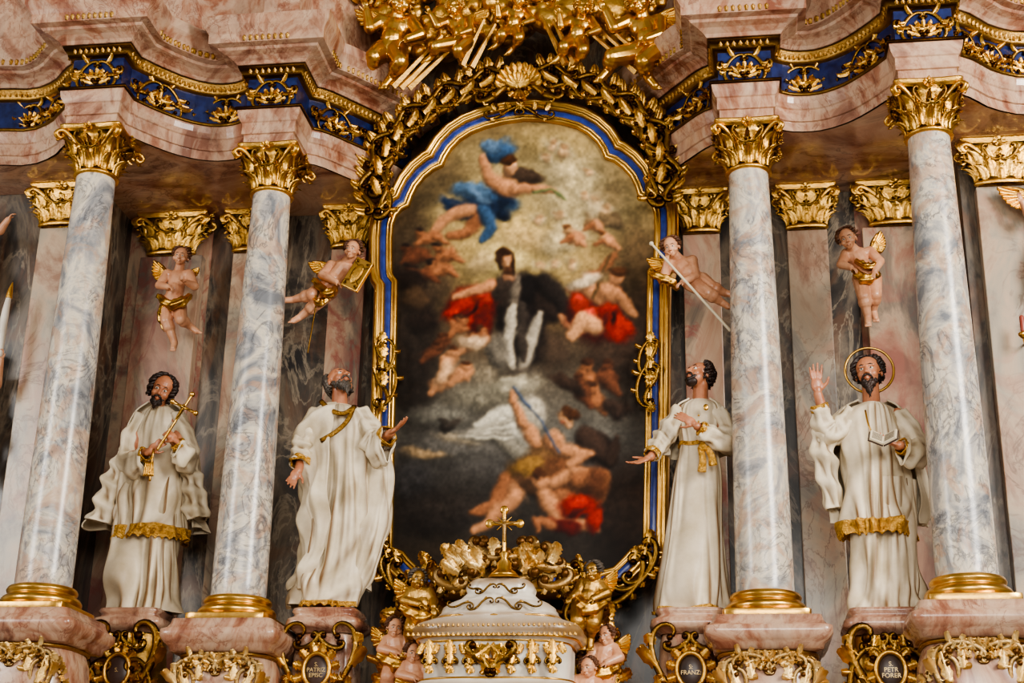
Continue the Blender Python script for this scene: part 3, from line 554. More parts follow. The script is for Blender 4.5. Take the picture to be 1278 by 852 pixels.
class Loft:
    def __init__(s,secs,Y0,amp=(.02,.1),ns=(6,11,17),seed=0,drift=1.,ratio=.62,dg=0):
        rows=[]; s.dg=dg
        for q in secs:
            xl,xr,y=q[:3]; rt=q[3] if len(q)>3 else ratio; dy=q[4] if len(q)>4 else 0
            a,b_=pt(xl,y,Y0+dy),pt(xr,y,Y0+dy); h=(b_-a)/2; c=(a+b_)/2; rows.append(np.hstack([c,h,[np.linalg.norm(h)*rt]]))
        s.P=np.array(rows); s.k=len(rows); s.amp=amp; s.ns=ns; rg=np.random.RandomState(seed); s.ph=rg.rand(12)*2*pi; s.dr=(rg.rand(6)-.5)*2*drift
    def grid(s,b,t0=0,t1=1,m=110,n=200,grow=0,a0=0,a1=2*pi,scal=0,wrap=True,topcap=False):
        T=np.linspace(t0,t1,m); P=crt(s.P,T*(s.k-1)); a=np.linspace(a0,a1,n,endpoint=not wrap)[None,:]; t=T[:,None]
        aw=a+.26*np.sin(2*a+s.ph[6]+t)+.14*np.sin(3*a+s.ph[7]+3*t)
        S=0
        for i,k in enumerate(s.ns):
            wgt=(.6,.42,.24)[i]; env=.6+.4*np.sin(2*a+s.ph[9+i%3]+(5+2*i)*t)
            S=S+wgt*env*ridge(k*aw+s.ph[i]+s.dr[i]*7*t+1.3*np.sin(5*t+s.ph[8+i]),1.5+.3*i)
        S=S+.22*np.sin(3*aw+9*t+s.ph[3])+.14*np.sin(5*aw-17*t+s.ph[4])
        if s.dg: S=S+.75*ridge(2*a+s.dg*t*12+s.ph[5]+.8*np.sin(2*a),1.8)*np.clip(1.25-t,.3,1)+.4*ridge(3*a+s.dg*t*21+s.ph[2]+.9*np.sin(3*a+4*t),2.2)
        f=1+(s.amp[0]+(s.amp[1]-s.amp[0])*t**.8)*(S-.15)+grow
        c=P[:,None,:3]; h=P[:,None,3:6]; d=P[:,None,6:7]*A(0,1,0)
        e_=(f-1-grow); fd=1+np.where(e_<0,-.42*np.tanh(-e_*2.1/.42),e_*2.1)+grow*1.6
        V=c+(np.cos(a)*f)[...,None]*h+(np.sin(a)*fd)[...,None]*d
        if scal: V[...,2]+=scal*np.abs(np.sin(a*14))*(t-t0)/(t1-t0)
        else: V[...,2]+=.014*np.sin(5*a+s.ph[4])*t
        V=V.reshape(-1,3)
        b.add(V,gridf(m,n,wrap))
        if topcap:
            ring=V[:n]; cc=ring.mean(0); b.add(np.vstack([ring,cc+(ring-cc)*.5+A(0,0,.01),cc+(ring-cc)*.02+A(0,0,.015)]),gridf(3,n,wrap))
def sleeve(par,P,R,seed=0,mat=None,cuff=None,grav=0,fold=.19,name='sleeve',fn=5):
    b=MB(); tube(b,P,R,40,60,False,fold=fold,fn=fn,seed=seed,grav=grav); b.build(name,mat or M_cloth,par,sol=.01)
    if cuff:
        P=np.asarray(P); d=nz(P[-1]-P[-2]); b=MB(); r=R[-1]; tube(b,[P[-1]-d*.045,P[-1]-d*.02,P[-1]+d*.006],[r*1.04,r*1.07,r*1.06],36,12,False,fold=fold*.6,fn=fn,seed=seed); b.build('gilded_cuff',M_lace,par,sol=.012)
# ---------------------------------------------------------------- saints
SG='saint statues'
Y1=.34; J=lambda x,y,d=0,Y=Y1:pt(x,y,Y+d)
S1=empty('saint_statue',J(178,764),'bearded saint in ivory robe, head bowed over a crucifix','statue',SG)
hc=J(202,487,-.12); hs=.28; hM=Rm(22,-16,18)
b=MB(); headprims(b,hc,hs,hM); cap(b,hc+hM@(A(0,.1,-.25)*hs),J(198,515,.02),.06,.065); cap(b,J(194,545,.02),J(187,600,.02),.055,.055); cap(b,J(187,600,.02),J(178,750,.02),.055,.055); cap(b,J(198,515,.02),J(194,545,.02),.06,.055)
for pts,rr in (([(178,522,.0),(160,570,-.12),(188,563,-.30)],(.06,.05,.034)),([(218,522,0),(230,565,-.12),(212,545,-.32)],(.06,.05,.034))):
    q=[J(*p) for p in pts]; cap(b,J(197,524,.02),q[0],.05,.055); cap(b,q[0],q[1],rr[0],rr[1]); cap(b,q[1],q[2],rr[1],rr[2])
hand(b,J(186,563,-.31),nz(J(206,548,-.33)-J(186,563,-.31)),A(0,.6,.3),.19,.6,-1); hand(b,J(220,550,-.31),nz(J(202,533,-.33)-J(220,550,-.31)),A(0,1,-.2),.19,.7,1)
b.build('body',M_skin,S1,remesh=.0055,sm=2)
headextras(S1,hc,hs,hM); hairdo(S1,hc,hs,hM,M_hair,.75,seed=4); beard(S1,hc,hs,hM,M_hair,.22)
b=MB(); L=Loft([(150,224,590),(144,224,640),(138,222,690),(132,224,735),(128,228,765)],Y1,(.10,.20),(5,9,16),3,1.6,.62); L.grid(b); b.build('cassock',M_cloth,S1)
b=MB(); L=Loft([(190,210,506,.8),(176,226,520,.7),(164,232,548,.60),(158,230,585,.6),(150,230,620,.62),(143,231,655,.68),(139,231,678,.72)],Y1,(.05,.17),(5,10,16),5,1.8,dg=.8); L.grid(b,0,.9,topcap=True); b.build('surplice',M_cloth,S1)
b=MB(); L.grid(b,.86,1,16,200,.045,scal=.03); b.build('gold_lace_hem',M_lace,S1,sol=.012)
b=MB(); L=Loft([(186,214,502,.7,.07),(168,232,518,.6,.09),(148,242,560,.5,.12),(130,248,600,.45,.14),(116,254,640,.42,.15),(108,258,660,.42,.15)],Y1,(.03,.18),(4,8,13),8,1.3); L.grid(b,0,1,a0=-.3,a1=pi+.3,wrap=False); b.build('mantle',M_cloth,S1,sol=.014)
sleeve(S1,[J(180,520,.0),J(164,548,-.04),J(160,574,-.12),J(172,573,-.24),J(181,566,-.29)],[.07,.085,.085,.075,.055],1,grav=.10,cuff=1)
sleeve(S1,[J(216,520,.0),J(230,546,-.04),J(234,568,-.12),J(228,562,-.24),J(221,553,-.29)],[.07,.085,.085,.075,.055],2,grav=.10,cuff=1)
sleeve(S1,[J(162,562,.02),J(144,600,.05),J(128,652,.08)],[.07,.10,.12],5,name='hanging_sleeve',fold=.28,fn=5)
sleeve(S1,[J(233,562,.02),J(240,600,.05),J(246,648,.08)],[.06,.085,.10],6,name='hanging_sleeve',fold=.28,fn=5)
b=MB(); tube(b,[J(192,560,-.32),J(188,585,-.33),J(187,600,-.33)],[.010,.010,.010],8,10); 
for k in range(7): tube(b,[J(187+k*1.5-5,575,-.33),J(184+k*2-5,594,-.34)],[.005,.007],6,6)
b.build('cord_and_tassel',M_gold,S1)
cx=empty('crucifix',J(196,562,-.37),'small gold crucifix held against the saint\'s shoulder','crucifix')
b=MB(); p,q=J(197,560,-.36),J(240,492,-.34); cap(b,p,q,.012,.012); d=nz(q-p); s_=np.cross(d,N_); k=p+(q-p)*.76
cap(b,k-s_*.11,k+s_*.11,.012,.012)
for e_ in (q,k-s_*.12,k+s_*.12): ell(b,e_,.024,I3,10,8)
b.build('cross',M_goldd,cx)
b=MB(); cap(b,k-d*.02+N_*.015,k-d*.12+N_*.015,.015,.008); ell(b,k+d*.01+N_*.025,.014)
for sg in (-1,1): cap(b,k-d*.02+N_*.015,k+s_*sg*.085+d*.01+N_*.015,.007,.005)
b.build('corpus',M_gold,cx)
Y2=.28; J=lambda x,y,d=0,Y=Y2:pt(x,y,Y+d)
S2=empty('saint_statue',J(402,764),'grey-bearded saint in ivory robe gazing upward, arms open','statue',SG)
hc=J(424,477,-.04); hs=.29; hM=Rm(38,34,0)
b=MB(); headprims(b,hc,hs,hM); cap(b,hc+hM@(A(0,.12,-.2)*hs),J(424,512,.02),.065,.07); cap(b,J(424,512,.02),J(424,545,.02),.065,.055); cap(b,J(424,545,.02),J(420,600,.02),.055,.055); cap(b,J(420,600,.02),J(402,750,.02),.055,.055)
AR=[[(400,517,.0),(380,562,-.06),(372,588,-.16)],[(450,518,0),(470,554,-.08),(488,540,-.22)]]
for pts in AR:
    q=[J(*p) for p in pts]; cap(b,J(424,522,.02),q[0],.05,.055); cap(b,q[0],q[1],.06,.05); cap(b,q[1],q[2],.05,.036)
hand(b,J(373,586,-.16),nz(J(360,606,-.24)-J(373,586,-.16)),A(.6,-.7,.3),.22,.22,-1); hand(b,J(486,541,-.22),nz(J(506,527,-.30)-J(486,541,-.22)),A(.1,-.5,.8),.22,.2,-1)
b.build('body',M_skin,S2,remesh=.0055,sm=2)
headextras(S2,hc,hs,hM); hairdo(S2,hc,hs,hM,M_hairg,.2,True,seed=9); beard(S2,hc,hs,hM,M_hairg,.42,seed=5,n=60)
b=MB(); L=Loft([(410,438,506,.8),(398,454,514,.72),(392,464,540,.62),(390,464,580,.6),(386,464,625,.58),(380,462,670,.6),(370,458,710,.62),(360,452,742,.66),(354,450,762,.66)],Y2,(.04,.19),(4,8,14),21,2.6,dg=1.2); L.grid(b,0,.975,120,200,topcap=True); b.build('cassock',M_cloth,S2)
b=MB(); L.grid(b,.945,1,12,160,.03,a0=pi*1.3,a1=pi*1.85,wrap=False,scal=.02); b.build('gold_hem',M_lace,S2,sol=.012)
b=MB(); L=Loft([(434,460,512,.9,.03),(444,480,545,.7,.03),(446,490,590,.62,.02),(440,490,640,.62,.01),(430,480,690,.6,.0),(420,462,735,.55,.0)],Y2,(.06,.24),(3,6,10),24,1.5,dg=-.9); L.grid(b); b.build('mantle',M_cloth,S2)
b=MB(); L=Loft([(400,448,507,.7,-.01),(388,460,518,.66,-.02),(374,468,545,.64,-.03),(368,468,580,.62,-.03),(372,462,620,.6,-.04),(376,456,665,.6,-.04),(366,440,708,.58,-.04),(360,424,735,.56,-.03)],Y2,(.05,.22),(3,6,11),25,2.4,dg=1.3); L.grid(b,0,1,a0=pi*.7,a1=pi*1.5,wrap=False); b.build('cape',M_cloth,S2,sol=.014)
sleeve(S2,[J(400,514,.0),J(384,545,-.05),J(378,566,-.08),J(374,579,-.14)],[.08,.105,.10,.075],11,grav=.08,cuff=1)
sleeve(S2,[J(450,516,.0),J(464,542,-.06),J(472,551,-.10),J(484,543,-.2)],[.08,.105,.10,.075],12,grav=.16,cuff=1)
b=MB()
for P in ([(400,500,-.06),(412,511,-.18),(428,516,-.23),(443,507,-.14)],[(442,506,-.15),(434,524,-.24),(420,538,-.26),(400,550,-.24)]):
    tube(b,[J(*p) for p in P],[.022]*len(P),10,24,True,A(0,-1,.1),.4)
b.build('gold_stole',M_lace,S2)
Y3=.28; J=lambda x,y,d=0,Y=Y3:pt(x,y,Y+d)
S3=empty('saint_statue',J(868,764),'dark-haired saint in ivory cassock with gold belt, hand on chest','statue',SG)
hc=J(873,470,-.05); hs=.275; hM=Rm(-42,26,-6)
b=MB(); headprims(b,hc,hs,hM); cap(b,hc+hM@(A(0,.12,-.2)*hs),J(874,508,.02),.062,.065); cap(b,J(874,508,.02),J(872,540,.02),.06,.05); cap(b,J(872,540,.02),J(870,590,.02),.05,.05); cap(b,J(870,590,.02),J(868,750,.02),.05,.055)
for pts in ([(850,514,.0),(828,550,-.05),(812,570,-.18)],[(896,514,0),(906,552,-.08),(870,532,-.27)]):
    q=[J(*p) for p in pts]; cap(b,J(873,520,.02),q[0],.045,.05); cap(b,q[0],q[1],.055,.048); cap(b,q[1],q[2],.048,.034)
hand(b,J(810,571,-.18),nz(J(786,581,-.26)-J(810,571,-.18)),A(-.1,-.5,.8),.21,.2,1); hand(b,J(868,530,-.27),nz(J(846,516,-.29)-J(868,530,-.27)),A(0,1,-.1),.2,.25,1,.05)
b.build('body',M_skin,S3,remesh=.0055,sm=2)
headextras(S3,hc,hs,hM); hairdo(S3,hc,hs,hM,M_hair,.5,seed=14); beard(S3,hc,hs,hM,M_hair,.12,seed=6,n=34)
b=MB(); L=Loft([(860,886,500,.8),(846,900,509,.7),(842,902,530,.66),(846,896,556,.66),(840,901,590,.62),(834,905,640,.62),(827,910,695,.62),(820,915,740,.64),(817,918,765,.64)],Y3,(.03,.17),(7,11,17),31,.7,dg=.25); L.grid(b,0,1,120,200,topcap=True); b.build('cassock',M_cloth,S3)
b=MB(); L.grid(b,.365,.385,8,160,.05); 
for x0,y0,x1,y1 in ((874,558,876,588),(882,558,890,580)): tube(b,[J(x0,y0,-.20),J((x0+x1)/2+2,(y0+y1)/2,-.23),J(x1,y1,-.23)],[.018,.022,.03],10,14,True,N_,.5)
ell(b,J(877,558,-.21),.03); b.build('gold_belt',M_lace,S3,sol=.012)
b=MB(); L.grid(b,.98,1,8,160,.02); b.build('gold_hem',M_lace,S3,sol=.01)
b=MB(); L2=Loft([(858,890,499,.8,.02),(844,901,508,.66,.02),(834,908,525,.62,.03),(826,912,552,.55,.05),(824,912,568,.5,.06)],Y3,(.03,.17),(4,8,13),33,1.5); L2.grid(b,0,1,a0=-.75,a1=pi+.55,wrap=False); b.build('mantle',M_cloth,S3,sol=.014)
sleeve(S3,[J(850,513,.0),J(834,538,-.04),J(823,553,-.08),J(813,567,-.17)],[.075,.08,.072,.055],13,cuff=1,grav=.02)
sleeve(S3,[J(896,513,.0),J(906,538,-.04),J(906,552,-.12),J(888,542,-.22),J(874,534,-.26)],[.075,.08,.08,.068,.052],14,cuff=1,grav=.03)
b=MB(); 
for k in range(5): ell(b,J(872,518+k*8,-.195),.010,I3,8,6)
b.build('buttons',M_goldd,S3,kind='stuff')
b=MB(); ell(b,J(881,508,-.2),A(.022,.01,.028)); b.build('medal',M_goldd,S3)
Y4=-.05; J=lambda x,y,d=0,Y=Y4:pt(x,y,Y+d)
S4=empty('saint_statue',J(1106,764),'bearded saint in ivory robe with gold halo, one hand raised','statue',SG)
hc=J(1084,466,-.08); hs=.29; hM=Rm(-14,4,-4)
b=MB(); headprims(b,hc,hs,hM); cap(b,hc+hM@(A(0,.1,-.25)*hs),J(1088,508,.02),.065,.07); cap(b,J(1088,508,.02),J(1090,545,.02),.065,.055); cap(b,J(1090,545,.02),J(1095,600,.02),.055,.055); cap(b,J(1095,600,.02),J(1104,750,.02),.055,.055)
for pts in ([(1062,518,.0),(1036,545,-.05),(1021,492,-.14)],[(1120,518,0),(1144,558,-.08),(1122,556,-.27)]):
    q=[J(*p) for p in pts]; cap(b,J(1089,524,.02),q[0],.05,.055); cap(b,q[0],q[1],.06,.05); cap(b,q[1],q[2],.05,.036)
hand(b,J(1021,490,-.14),nz(J(1016,450,-.16)-J(1021,490,-.14)),A(.25,-1,0),.24,.1,1,.14); hand(b,J(1122,556,-.27),nz(J(1096,548,-.32)-J(1122,556,-.27)),A(0,-.3,1),.2,.35,1)
b.build('body',M_skin,S4,remesh=.0055,sm=2)
headextras(S4,hc,hs,hM); hairdo(S4,hc,hs,hM,M_hair,.45,seed=24); beard(S4,hc,hs,hM,M_hair,.36,seed=8,n=60)
b=MB(); hcn=J(1085,462,.06); a=np.linspace(0,2*pi,49); P=[hcn+A(math.cos(t)*.19,0,math.sin(t)*.19) for t in a]; tube(b,P,[.011]*49,8,98,False); b.build('halo',M_goldd,S4)
b=MB(); L=Loft([(1064,1142,600),(1062,1144,650),(1060,1147,700),(1058,1152,740),(1057,1157,766)],Y4,(.09,.18),(6,11,17),41,.8,.62); L.grid(b); b.build('cassock',M_cloth,S4)
b=MB(); L=Loft([(1074,1104,504,.8),(1058,1120,514,.7),(1050,1132,540,.6),(1050,1138,580,.56),(1050,1142,620,.58),(1049,1146,650,.64),(1048,1149,674,.68)],Y4,(.04,.16),(6,11,17),44,1.2,dg=.6); L.grid(b,0,.9,topcap=True); b.build('surplice',M_cloth,S4)
b=MB(); L.grid(b,.85,1,16,200,.045,scal=.03); b.build('gold_lace_hem',M_lace,S4,sol=.012)
b=MB(); L=Loft([(1070,1108,500,.7,.03),(1050,1128,512,.62,.05),(1020,1144,545,.5,.08),(1020,1152,590,.45,.1),(1034,1157,630,.45,.1),(1042,1157,655,.45,.1)],Y4,(.03,.18),(4,8,13),48,1.2); L.grid(b,0,1,a0=-.4,a1=pi+.4,wrap=False); b.build('mantle',M_cloth,S4,sol=.014)
sleeve(S4,[J(1062,516,.0),J(1042,538,-.05),J(1030,532,-.08),J(1022,506,-.13)],[.075,.09,.085,.062],15,grav=.05,cuff=1,fold=.18)
sleeve(S4,[J(1030,520,-.04),J(1027,565,-.02),J(1042,635,.0)],[.06,.085,.06],25,name='hanging_sleeve',fold=.26,fn=5)
sleeve(S4,[J(1120,518,.0),J(1138,545,-.05),J(1143,562,-.1),J(1132,560,-.22),J(1125,557,-.26)],[.08,.09,.095,.075,.055],16,grav=.08,cuff=1)
b=MB(); tube(b,[J(1080,512,-.18),J(1084,530,-.25),J(1092,545,-.26)],[.008]*3,6,12); b.build('gold_chain',M_goldd,S4)
bk=empty('open_book',J(1104,552,-.38),'open prayer book with pale pages held by the saint','book')
c=J(1103,549,-.38); sv=nz(A(.15,.7,.62))
for sg in (-1,1):
    dr=A(sg*.9,-.15,.46+sg*.12); dr=nz(dr-sv*(dr@sv)); nn_=np.cross(sv,dr); nf=nn_*(1 if nn_[1]>0 else -1); M=np.stack([dr,nn_,sv],1)
    b=MB(); box(b,c+dr*.055,(.11,.02,.15),M); pb=b.build('page_block',M_paper,bk,False,bevel=.004)
    b=MB()
    for k in range(8): box(b,c+dr*.055-nf*.0115+sv*(-.055+k*.015),(.08,.0015,.004),M)
    b.build('text_lines',M_plate,bk,False,kind='stuff')
    b=MB(); box(b,c+dr*.057+nf*.015,(.12,.008,.16),M); b.build('cover',M_plate,bk,False)
# ---------------------------------------------------------------- putti
def wing(b,root,d,up,L,n=9,W=.035):
    d=nz(d); up=nz(up)
    for k in range(n):
        t=k/(n-1); v=nz(d*(1-.75*t)+(-up)*(.15+.95*t)); leaf(b,root+d*L*.12*(1-t),v,N_*1.0,L*(1-.45*t),W,.12,10,5,1)
    for k in range(n-2):
        t=k/(n-3); v=nz(d*(1-.7*t)-up*(.1+.9*t)); leaf(b,root+N_*.015,v,N_,L*.5*(1-.4*t),W,.2,8,5,1)
    tube(b,[root,root+d*L*.3+up*L*.06,root+d*L*.75],[.02,.018,.008],8,12)
def putto(Y,D,lab,skin,hairm,hs=.17,hrot=(0,0,0),drape=(),wings=(),vox=.0045,group='putti figures',gold=False,bscale=1.18):
    J=lambda x,y,d=0:pt(x,y,Y+d); q={k:J(*v) for k,v in D.items()}; k=bscale
    e=empty('putto',q['pel'],lab,'putto',group); hM=Rm(*hrot); hc=q['head']
    b=MB(); headprims(b,hc,hs,hM,True); cap(b,hc+hM@(A(0,.1,-.2)*hs),q['chest']+A(0,0,.03),.035*k,.045*k)
    ell(b,q['chest'],A(.085,.06,.075)*k); cap(b,q['chest'],q['pel'],.066*k,.07*k); ell(b,(q['chest']+q['pel'])/2+A(0,-.018,-.01),.068*k); 
    for s,sd in (('l',-1),('r',1)):
        cap(b,q['chest']+(q['sh'+s]-q['chest'])*.3,q['sh'+s],.045*k,.042*k); cap(b,q['sh'+s],q['el'+s],.041*k,.034*k); cap(b,q['el'+s],q['wr'+s],.036*k,.023*k)
        d=nz(q['wr'+s]-q['el'+s]); hand(b,q['wr'+s],d,A(0,.4,-1) if abs(d[2])<.8 else A(0,-1,0),.085*k,.45,sd,.1,1.25)
        hp=q['pel']+A(sd*.04*k,0,-.01); cap(b,hp,q['kn'+s],.070*k,.050*k); cap(b,q['kn'+s]+(q['an'+s]-q['kn'+s])*.3,q['kn'+s],.050*k,.046*k); cap(b,q['kn'+s],q['an'+s],.046*k,.028*k)
        d=nz(q['an'+s]-q['kn'+s]); f=nz(d*.55+A(sd*.2,-.8,0)*.6+A(0,0,-.1)); cap(b,q['an'+s],q['an'+s]+f*.065*k,.028*k,.024*k)
        for j in range(4): cap(b,q['an'+s]+f*.065*k+A((j-1.5)*.011*k,0,0),q['an'+s]+f*.09*k+A((j-1.5)*.012*k,0,0),.009*k,.008*k,6)
    b.build('body',skin,e,remesh=vox,sm=3)
    if not gold: headextras(e,hc,hs,hM)
    hairdo(e,hc,hs,hM,hairm,.0,seed=abs(int(D['head'][0])),curl=.08,n=60)
    for i,(P,R) in enumerate(drape):
        b=MB(); tube(b,[J(*p) for p in P],R,24,40,True,fold=.25,fn=5,seed=i+3); b.build('gilded_drapery',M_gold,e)
    for w in wings:
        b=MB(); wing(b,J(*w[0]),A(*w[1]),A(*w[2]),w[3]); b.build('wing',M_gold,e)
    return e
putto(.85,dict(head=(226,321,-.04),chest=(222,347),pel=(216,376),shl=(209,342),shr=(236,342),ell=(199,356,-.06),wrl=(210,358,-.13),elr=(243,357,-.05),wrr=(232,352,-.13),knl=(208,400,-.06),anl=(218,428,0),knr=(226,398,-.08),anr=(238,408,.04)),
 'winged putto with gilded drapery hanging on the dark wall',M_skinc,M_hairb,.2,(10,-8,6),
 drape=[([(198,370,-.06),(212,380,-.14),(228,376,-.14),(238,368,-.04)],[.03,.045,.045,.02]),([(206,378,-.06),(202,395,-.04),(206,414,0)],[.035,.04,.012])],wings=[((208,342,.06),(-.7,0,.9),(.3,0,.8),.22),((236,342,.06),(.8,0,.6),(-.2,0,.9),.13)])
putto(.62,dict(head=(440,313,-.08),chest=(427,335),pel=(405,362),shl=(413,331),shr=(438,336),ell=(402,343,-.08),wrl=(420,352,-.14),elr=(452,345,-.06),wrr=(452,332,-.12),knl=(388,368,-.10),anl=(366,374,-.04),knr=(394,380,-.08),anr=(374,396,-.02)),
 'winged putto clasping a golden book, legs drawn sideways',M_skinc,M_hairb,.2,(-4,-6,10),
 drape=[([(392,350,-.08),(408,366,-.15),(420,358,-.1)],[.03,.045,.02]),([(388,366,-.06),(398,378,-.13),(410,372,-.1)],[.02,.035,.02])],wings=[((412,332,.06),(-1,0,.3),(.1,0,1),.24)])
putto(.50,dict(head=(838,309,-.10),chest=(850,331),pel=(869,350),shl=(836,328),shr=(864,325),ell=(830,342,-.06),wrl=(832,326,-.12),elr=(868,345,-.08),wrr=(852,352,-.16),knl=(884,366,-.10),anl=(902,378,-.04),knr=(888,358,-.06),anr=(906,366,-.02)),
 'putto reaching down with a white staff, legs stretched sideways',M_skinc,M_hairb,.2,(-12,-18,-8),
 drape=[([(810,340,.0),(824,346,-.08),(838,352,-.08),(846,362,-.04)],[.02,.04,.04,.015])],wings=[((838,330,.07),(-.9,0,.35),(.2,0,.9),.26)])
putto(.60,dict(head=(1058,299,-.10),chest=(1070,320),pel=(1082,346),shl=(1056,317),shr=(1086,314),ell=(1050,330,-.06),wrl=(1062,334,-.13),elr=(1098,326,-.05),wrr=(1092,338,-.13),knl=(1078,370,-.08),anl=(1083,396,-.02),knr=(1092,368,-.05),anr=(1090,388,.05)),
 'winged putto with golden sash and tilted head on the wall',M_skinc,M_hairb,.21,(-14,-16,-12),
 drape=[([(1066,338,-.06),(1080,348,-.14),(1098,342,-.06)],[.03,.045,.02]),([(1068,325,-.08),(1084,332,-.13),(1100,326,-.04)],[.02,.03,.015])],wings=[((1088,312,.05),(.35,0,1),(-.9,0,.4),.22)])
putto(.24,dict(head=(-34,262,-.08),chest=(-24,290),pel=(-34,325),shl=(-40,286),shr=(-8,284),ell=(-56,300,-.06),wrl=(-50,320,-.1),elr=(0,288,-.05),wrr=(10,274,-.08),knl=(-44,350,-.06),anl=(-36,378,0),knr=(-20,350,-.06),anr=(-26,380,.04)),
 'putto with one arm stretched out beside the outer pilaster',M_skinc,M_hairb,.19,(20,0,0))
putto(.24,dict(head=(-40,430,-.08),chest=(-30,462),pel=(-34,505),shl=(-48,458),shr=(-14,455),ell=(-60,480,-.06),wrl=(-50,496,-.1),elr=(-4,480,-.05),wrr=(1,448,-.10),knl=(-44,540,-.06),anl=(-36,575,0),knr=(-20,540,-.06),anr=(-26,578,.04)),
 'putto lifting a white torch beside the outer pilaster',M_skinc,M_hairb,.2,(20,0,0),bscale=1.25)
tr=empty('torch',pt(2,445,.12),'white torch with gilded tip held upright','torch')
b=MB(); tube(b,[pt(0,445,.12),pt(5,400,.12),pt(12,366,.12)],[.02,.035,.02],12,20); b.build('shaft',M_white,tr)
b=MB(); tube(b,[pt(11,372,.12),pt(13,362,.12),pt(16,352,.12)],[.03,.022,.004],12,14); b.build('tip',M_gold,tr)
putto(.24,dict(head=(1300,225,-.08),chest=(1306,255),pel=(1316,292),shl=(1292,250),shr=(1322,250),ell=(1284,268,-.06),wrl=(1276,252,-.1),elr=(1330,268,-.05),wrr=(1330,288,-.08),knl=(1302,318,-.06),anl=(1296,348,0),knr=(1322,318,-.06),anr=(1326,350,.04)),
 'winged putto reaching out beside the outer pilaster',M_skinc,M_hairb,.19,(-20,0,0),wings=[((1290,245,.05),(-1,0,.42),(.3,0,1),.36)])
cn=empty('candle',pt(1276,418,.2),'red candle with gilded socket at the outer pilaster','candle')
b=MB(); cap(b,pt(1277,412,.2),pt(1275,396,.2),.022,.02); b.build('wax',M_lip,cn)
b=MB(); zc=pt(1276,416,.2); lathe(b,[(.01,-.04),(.03,-.02),(.035,0),(.02,.012)],zc,20); tube(b,[zc,zc+A(.03,.1,-.04),zc+A(.05,.2,-.02)],[.01,.01,.01],6,10); b.build('socket',M_goldd,cn)
st=empty('staff',pt(910,412,.26),'long slender white staff held by a putto','staff')
b=MB(); cap(b,pt(813,304,.30),pt(911,412,.26),.010,.013); ell(b,pt(813,304,.30),.02); b.build('shaft',M_paper,st)
st=empty('staff',pt(375,430,.50),'thin golden rod hanging below a putto','staff')
b=MB(); cap(b,pt(398,360,.50),pt(384,440,.50),.007,.007); b.build('shaft',M_goldm,st)
gb=empty('golden_book',pt(446,345,.42),'gilded book with relief cover clasped by a putto','book')
M=Rm(0,0,28); c=pt(446,343,.43); b=MB(); box(b,c,(.17,.05,.30),M); b.build('cover',M_goldd,gb,False,bevel=.008)
b=MB(); ell(b,c+A(0,-.03,0),A(.05,.012,.10),M)
for s in (-1,1): scroll(b,c+M@A(-.05,-.03,s*.11),c+M@A(.05,-.03,s*.11),N_,'C',s,.008,2,.4)
b.build('relief',M_gold,gb)
# ---------------------------------------------------------------- pedestals
def garland(b,P,n_,r=.03,seed=0):
    rg=random.Random(seed); P=cr(P,n_)
    for p in P:
        for k in range(3):
            v=nz(A(rg.uniform(-1,1),-.2,rg.uniform(-1,1))); leaf(b,p+A(0,-.0,0),v,N_,r*2.6,r*.8,.3,7,5,2)
        ell(b,p+A(0,-r*.1,0),r*.4,I3,8,6)
for i,(x,y) in enumerate(colpos):
    e=empty('column_pedestal',(x,y,2.9),'rose marble pedestal with moulded slab and gilded garland','pedestal','column pedestals')
    b=MB(); lathe(b,[(.30,3.48),(.40,3.49),(.41,3.53),(.44,3.55),(.47,3.60),(.47,3.65),(.43,3.67),(.41,3.70),(.40,3.74),(.1,3.741)],A(x,y,0),120,ex=18); b.build('slab',M_rose,e)
    b=MB(); lathe(b,[(.40,2.9),(.415,3.0),(.41,3.2),(.39,3.36),(.36,3.45),(.33,3.49)],A(x,y,0),72,ex=3.0); b.build('die',M_rose,e)
    b=MB(); lathe(b,[(.36,3.455),(.375,3.46),(.378,3.475),(.36,3.485)],A(x,y,0),72,ex=3.4); b.build('gilded_bead',M_goldm,e)
    for s in (-1,1):
        b=MB(); garland(b,[(x+s*.385,y-.24,3.16),(x+s*.33,y-.33,3.34),(x+s*.18,y-.385,3.40),(x,y-.395,3.38)],14,.036,i)
        scroll(b,A(x+s*.33,y-.35,2.98),A(x+s*.26,y-.385,3.36),N_,'S',s,.02,5,.45,flat=.5); scroll(b,A(x+s*.22,y-.395,3.38),A(x+s*.02,y-.405,3.34),N_,'C',s,.018,4,.5,flat=.5)
        scroll(b,A(x+s*.24,y-.395,3.30),A(x+s*.30,y-.38,3.08),N_,'C',s,.016,3,.5,flat=.5)
        leaf(b,A(x+s*.28,y-.385,3.38),A(-s*.25,0,-1),N_,.3,.05,.05); leaf(b,A(x+s*.14,y-.40,3.38),A(-s*.1,0,-1),N_,.16,.045,.08)
        b.build('gilded_garland',M_cream,e)
def text(par,s,loc,size,mat):
    cu=bpy.data.curves.new('inscription','FONT'); cu.body=s; cu.size=size; cu.extrude=.002; cu.align_x='CENTER'; cu.align_y='CENTER'; cu.space_line=.9
    o=bpy.data.objects.new('tmp',cu); sc.collection.objects.link(o); bpy.context.view_layer.update()
    me=bpy.data.meshes.new_from_object(o.evaluated_get(bpy.context.evaluated_depsgraph_get())); bpy.data.objects.remove(o)
    me.materials.clear(); me.materials.append(mat)
    o=bpy.data.objects.new('inscription',me); sc.collection.objects.link(o); o.parent=par; o.location=Vector(np.asarray(loc)-A(*par['org'])); o.rotation_euler=(pi/2,0,0); return o
